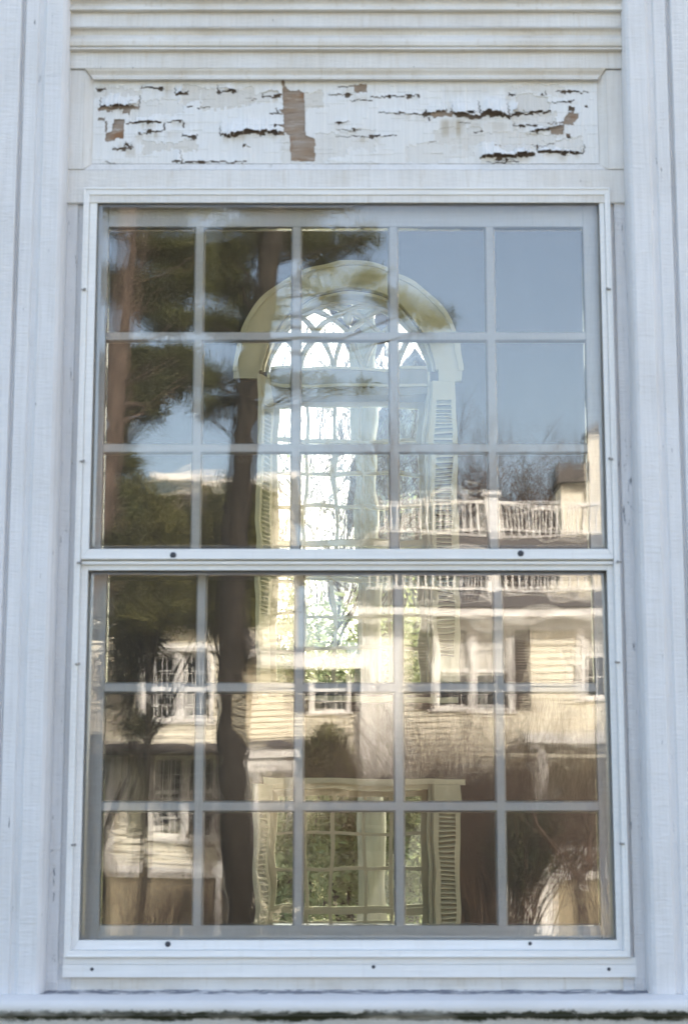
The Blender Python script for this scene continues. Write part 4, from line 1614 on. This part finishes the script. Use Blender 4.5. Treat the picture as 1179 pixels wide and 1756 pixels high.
def twigs(m, base, d, ln, rad, depth, r, spread=.5, up=.15, rmin=0.0):
    p = Vector(base)
    d = Vector(d).normalized()
    pts, rads = [tuple(p)], [rad]
    n = 3
    for k in range(n):
        d = (d + Vector((r.gauss(0, .16), r.gauss(0, .16), r.gauss(0, .10) + up * .3))).normalized()
        p = p + d * (ln / n)
        pts.append(tuple(p))
        rads.append(rad * (1 - .22 * (k + 1)))
        if depth > 0 and (k > 0 or depth < 2):
            for _ in range(2 if depth > 1 else 2):
                dd_ = (d + Vector((r.gauss(0, spread), r.gauss(0, spread), r.gauss(0, spread * .7) + up))).normalized()
                twigs(m, p, dd_, ln * r.uniform(.5, .75), max(rmin, rads[-1] * .62), depth - 1, r, spread, up, rmin)
    m.tube(pts, rads, 4 if rad > .01 else 3, False)


def bare_shrub(label, x, y, h, w_, stems, seed, mat='twig', depth=2, rad=.012):
    r = random.Random(seed)
    root = empty('bare_shrub', (x, y, 0), label, 'shrub', 'bare shrubs along the house')
    m = MB()
    for _ in range(stems):
        bx, by = x + r.uniform(-w_, w_), y + r.uniform(-.4, .4)
        twigs(m, (bx, by, 0), (r.gauss(0, .28), r.gauss(0, .2), 1), h * r.uniform(.45, .72), rad * r.uniform(.7, 1.2), depth, r, .5, .2)
    m.build('twigs', M[mat], root, fix=False)
    return seat(root)


def bs(label, u, v_top, L, wpx, stems, seed, mat='twig', depth=2, rad=.012):
    x, z = QL(u, v_top, L)
    bare_shrub(label, x, -L, z, wpx * (L + CAM_D) / F, stems, seed, mat, depth, rad)


bs('brown bare shrub below the paired shuttered window', 750, 1215, 16.0, 55, 70, 31, 'twig', 2, .016)
bs('tall bare shrub between the shuttered window and porch', 850, 1190, 15.0, 45, 60, 32, 'twig', 2, .016)
bs('tallest bare shrub reaching the white window', 1010, 1070, 14.5, 22, 16, 33, 'twig', 2, .009)
bs('dark bare thicket between the entrance porch and the round evergreen', 520, 1350, 21.0, 60, 130, 62, 'twig', 2, .018)
bs('low bare brown thicket beside the white corner board', 675, 1290, 18.0, 40, 80, 34, 'twig', 2, .016)
bs('bare brown thicket directly under the round evergreen shrub', 610, 1345, 20.0, 45, 100, 63, 'twig', 2, .018)
bs('dense bare thicket left of the dark evergreen', 790, 1330, 20.0, 70, 110, 35)
bs('bare shrub right of the white porch column', 1075, 1290, 21.0, 30, 60, 36)
bs('thin pale twiggy shrub under the lower cream window', 290, 1480, 19.0, 65, 30, 37, 'twig', 2, .012)
bs('low brown bare shrub at the cream house foundation by the thick trunk', 340, 1500, 21.0, 45, 60, 61, 'twig', 2, .012)
bs('bare brown shrub behind the white porch railing', 985, 1335, 27.6, 60, 120, 38)
bs('dark leafless shrub at the foot of the yellow wall', 720, 1400, 17.0, 60, 90, 39)


def bare_tree(label, x, y, h, trunk_r, seed, mat='bark_dark', fork=.45, spread=.42, lean=(0, 0), depth=3, n=5, limb=.5, rmin=0.0):
    r = random.Random(seed)
    root = empty('bare_tree', (x, y, 0), label, 'tree', 'leafless trees')
    m = MB()
    pts, rad = [], []
    for k in range(7):
        t = k / 6
        pts.append((x + lean[0] * t + r.uniform(-.03, .03), y + lean[1] * t, h * fork * t))
        rad.append(trunk_r * (1 - .35 * t))
    m.tube(pts, rad, 10)
    m.build('trunk', M[mat], root, smooth=True)
    m = MB()
    top = Vector(pts[-1])
    for k in range(n):
        a = 2 * math.pi * (k + r.random() * .5) / n
        twigs(m, top - Vector((0, 0, r.uniform(0, .25) * h * fork)), (math.cos(a) * .55, math.sin(a) * .45, .9), h * .42 * r.uniform(.8, 1.1), trunk_r * limb, depth, r, spread, .15, rmin)
    m.build('crown', M['twig'] if mat != 'twig_pale' else M[mat], root, fix=False)
    return seat(root)


x, z = QU(880, 735, 40)
bare_tree('bare twiggy tree rising behind the balustrade, left of the chimney', x, -41, z * .80, .14, 41, 'bark_dark', .45, .55, (0, 0), 4, 9, .4, .009)
x, z = QU(960, 725, 42)
bare_tree('bare tree standing nearest the chimney behind the roof', x, -43, z * .80, .13, 42, 'bark_dark', .45, .55, (0, 0), 4, 8, .4, .009)
x, z = QU(800, 770, 40)
bare_tree('low bare tree behind the left part of the balustrade', x, -40, z * .80, .13, 43, 'bark_dark', .45, .55, (0, 0), 4, 8, .4, .009)
x, z = QL(1003, 1330, 13.0)
bare_tree('small forked bare tree in front of the porch base', x, -13, z * 1.0, .075, 44, 'bark', .62, .5, (-.06, 0), 2, 3)

# ================================================================== GARDEN BEHIND THE HOUSE (seen through the arched window)
Yg = 17.0
x, z = P(636, 500, Yg)
bare_tree('big leafless garden tree seen through the arched window', x, Yg, 11.5, .20, 51, 'bark_pale', .80, .5, (-.1, 0), 4, 6, .3)
x, z = P(480, 700, 22)
bare_tree('slender bare tree left of the big garden tree', x, 22, 8.0, .10, 52, 'bark_dark', .3, .5, (.3, 0), 4, 8, .5, .006)
x, z = P(560, 800, 27)
bare_tree('distant bare tree beyond the pale garden house', x, 27, 8.0, .10, 53, 'bark_dark', .3, .5, (.3, 0), 4, 8, .5, .006)
gh = empty('gabled_house', (P(690, 900, 34)[0], 34, 0), 'pale gabled house beyond the garden, seen through the arched window', 'house')
m = MB()
g0, g1 = P(618, 900, 34)[0], P(800, 900, 34)[0]
zg0, zg1 = P(600, 800, 34)[1], P(700, 620, 34)[1]
m.prism_y([(g0, 0), (g1, 0), (g1, zg0), ((g0 + g1) / 2, zg1), (g0, zg0)], 34, 42)
m.build('wall', M['garden_plaster'], gh)
m = MB()
for s in (0, 1):
    a = (g0 - .3, zg0 - .3) if s == 0 else (g1 + .3, zg0 - .3)
    b = ((g0 + g1) / 2, zg1 + .02)
    m.prism_y([a, b, (b[0], b[1] + .2), (a[0], a[1] + .2)], 33.6, 42.4)
m.build('roof', M['shingle'], gh)
seat(gh)
r = np.random.default_rng(77)
for i, (u, v, L_, w_, lab) in enumerate(((500, 1040, 20, 60, 'pale green hedge bush left of the garden tree'), (600, 1060, 21, 60, 'pale green hedge bush behind the garden tree trunk'),
                                         (700, 1050, 20.5, 60, 'pale green hedge bush right of the garden tree')  ,)):
    x, z = P(u, v, L_)
    root = empty('garden_bush', (x, L_, 0), lab, 'bush', 'bushes in the back garden')
    k = (L_ + CAM_D) / F
    n = 1500
    a = r.normal(size=(n, 3)) * .5
    pts = np.stack([x + a[:, 0] * w_ * k, L_ + a[:, 1] * .6, np.abs(z * .5 + a[:, 2] * z * .45)], -1)
    vv, ff, tone = clumps(pts, .10, 14, .10, .02, r, .2, .8)
    leaf_mesh('foliage', M['hedge'], root, vv, ff, tone)
    m = MB()
    for q_ in range(6):
        m.tube([(x + r.normal() * .1, L_ + r.normal() * .1, 0), tuple(pts[q_ * 9])], [.03, .01], 5)
    m.build('stem', M['bark_dark'], root)
    seat(root)

for o in (house, storm, rh, lh, fh):
    seat(o)

# low wooded hills on the horizon all round
M['hill'] = plain('far_wooded_hill', (.075, .080, .050), .95, .4, .12, .3, .1)
rh_ = np.random.default_rng(3)
m = MB()
n = 240
hv = 7 + sum(rh_.uniform(.6, 2.2) * np.sin(np.arange(n) / n * 2 * math.pi * k + rh_.uniform(0, 6)) for k in (3, 5, 9, 14, 31, 53)) + rh_.normal(0, .35, n)
for k in range(n):
    a = 2 * math.pi * k / n
    for d_, z_ in ((150, -.5), (162, max(2, hv[k])), (230, max(3, hv[k] * 1.2)), (300, -.5)):
        m.v.append((math.cos(a) * d_, math.sin(a) * d_, z_))
for k in range(n):
    for j in range(3):
        a, b = k * 4 + j, ((k + 1) % n) * 4 + j
        m.f.append((a, b, b + 1, a + 1))
tag(m.build('hills', M['hill']), kind='structure')

# ================================================================== GROUND
m = MB()
m.add([(-600, -600, 0), (600, -600, 0), (600, 600, 0), (-600, 600, 0)], [(0, 1, 2, 3)])
tag(m.build('ground', M['grass']), kind='structure')
m = MB()
m.box(-200, 200, -11.0, -4.8, -.05, .012)
tag(m.build('road', M['road']), kind='structure')
m = MB()
m.box(-6, 6, 7.2, 14.5, -.05, .012)
tag(m.build('garden_path', M['gravel']), kind='structure')
m = MB()
m.box(-200, 200, -4.79, -2.6, -.05, .13)
tag(m.build('pavement', plain('concrete_paving', (.36, .35, .33), .8, .15, 4)), kind='structure')
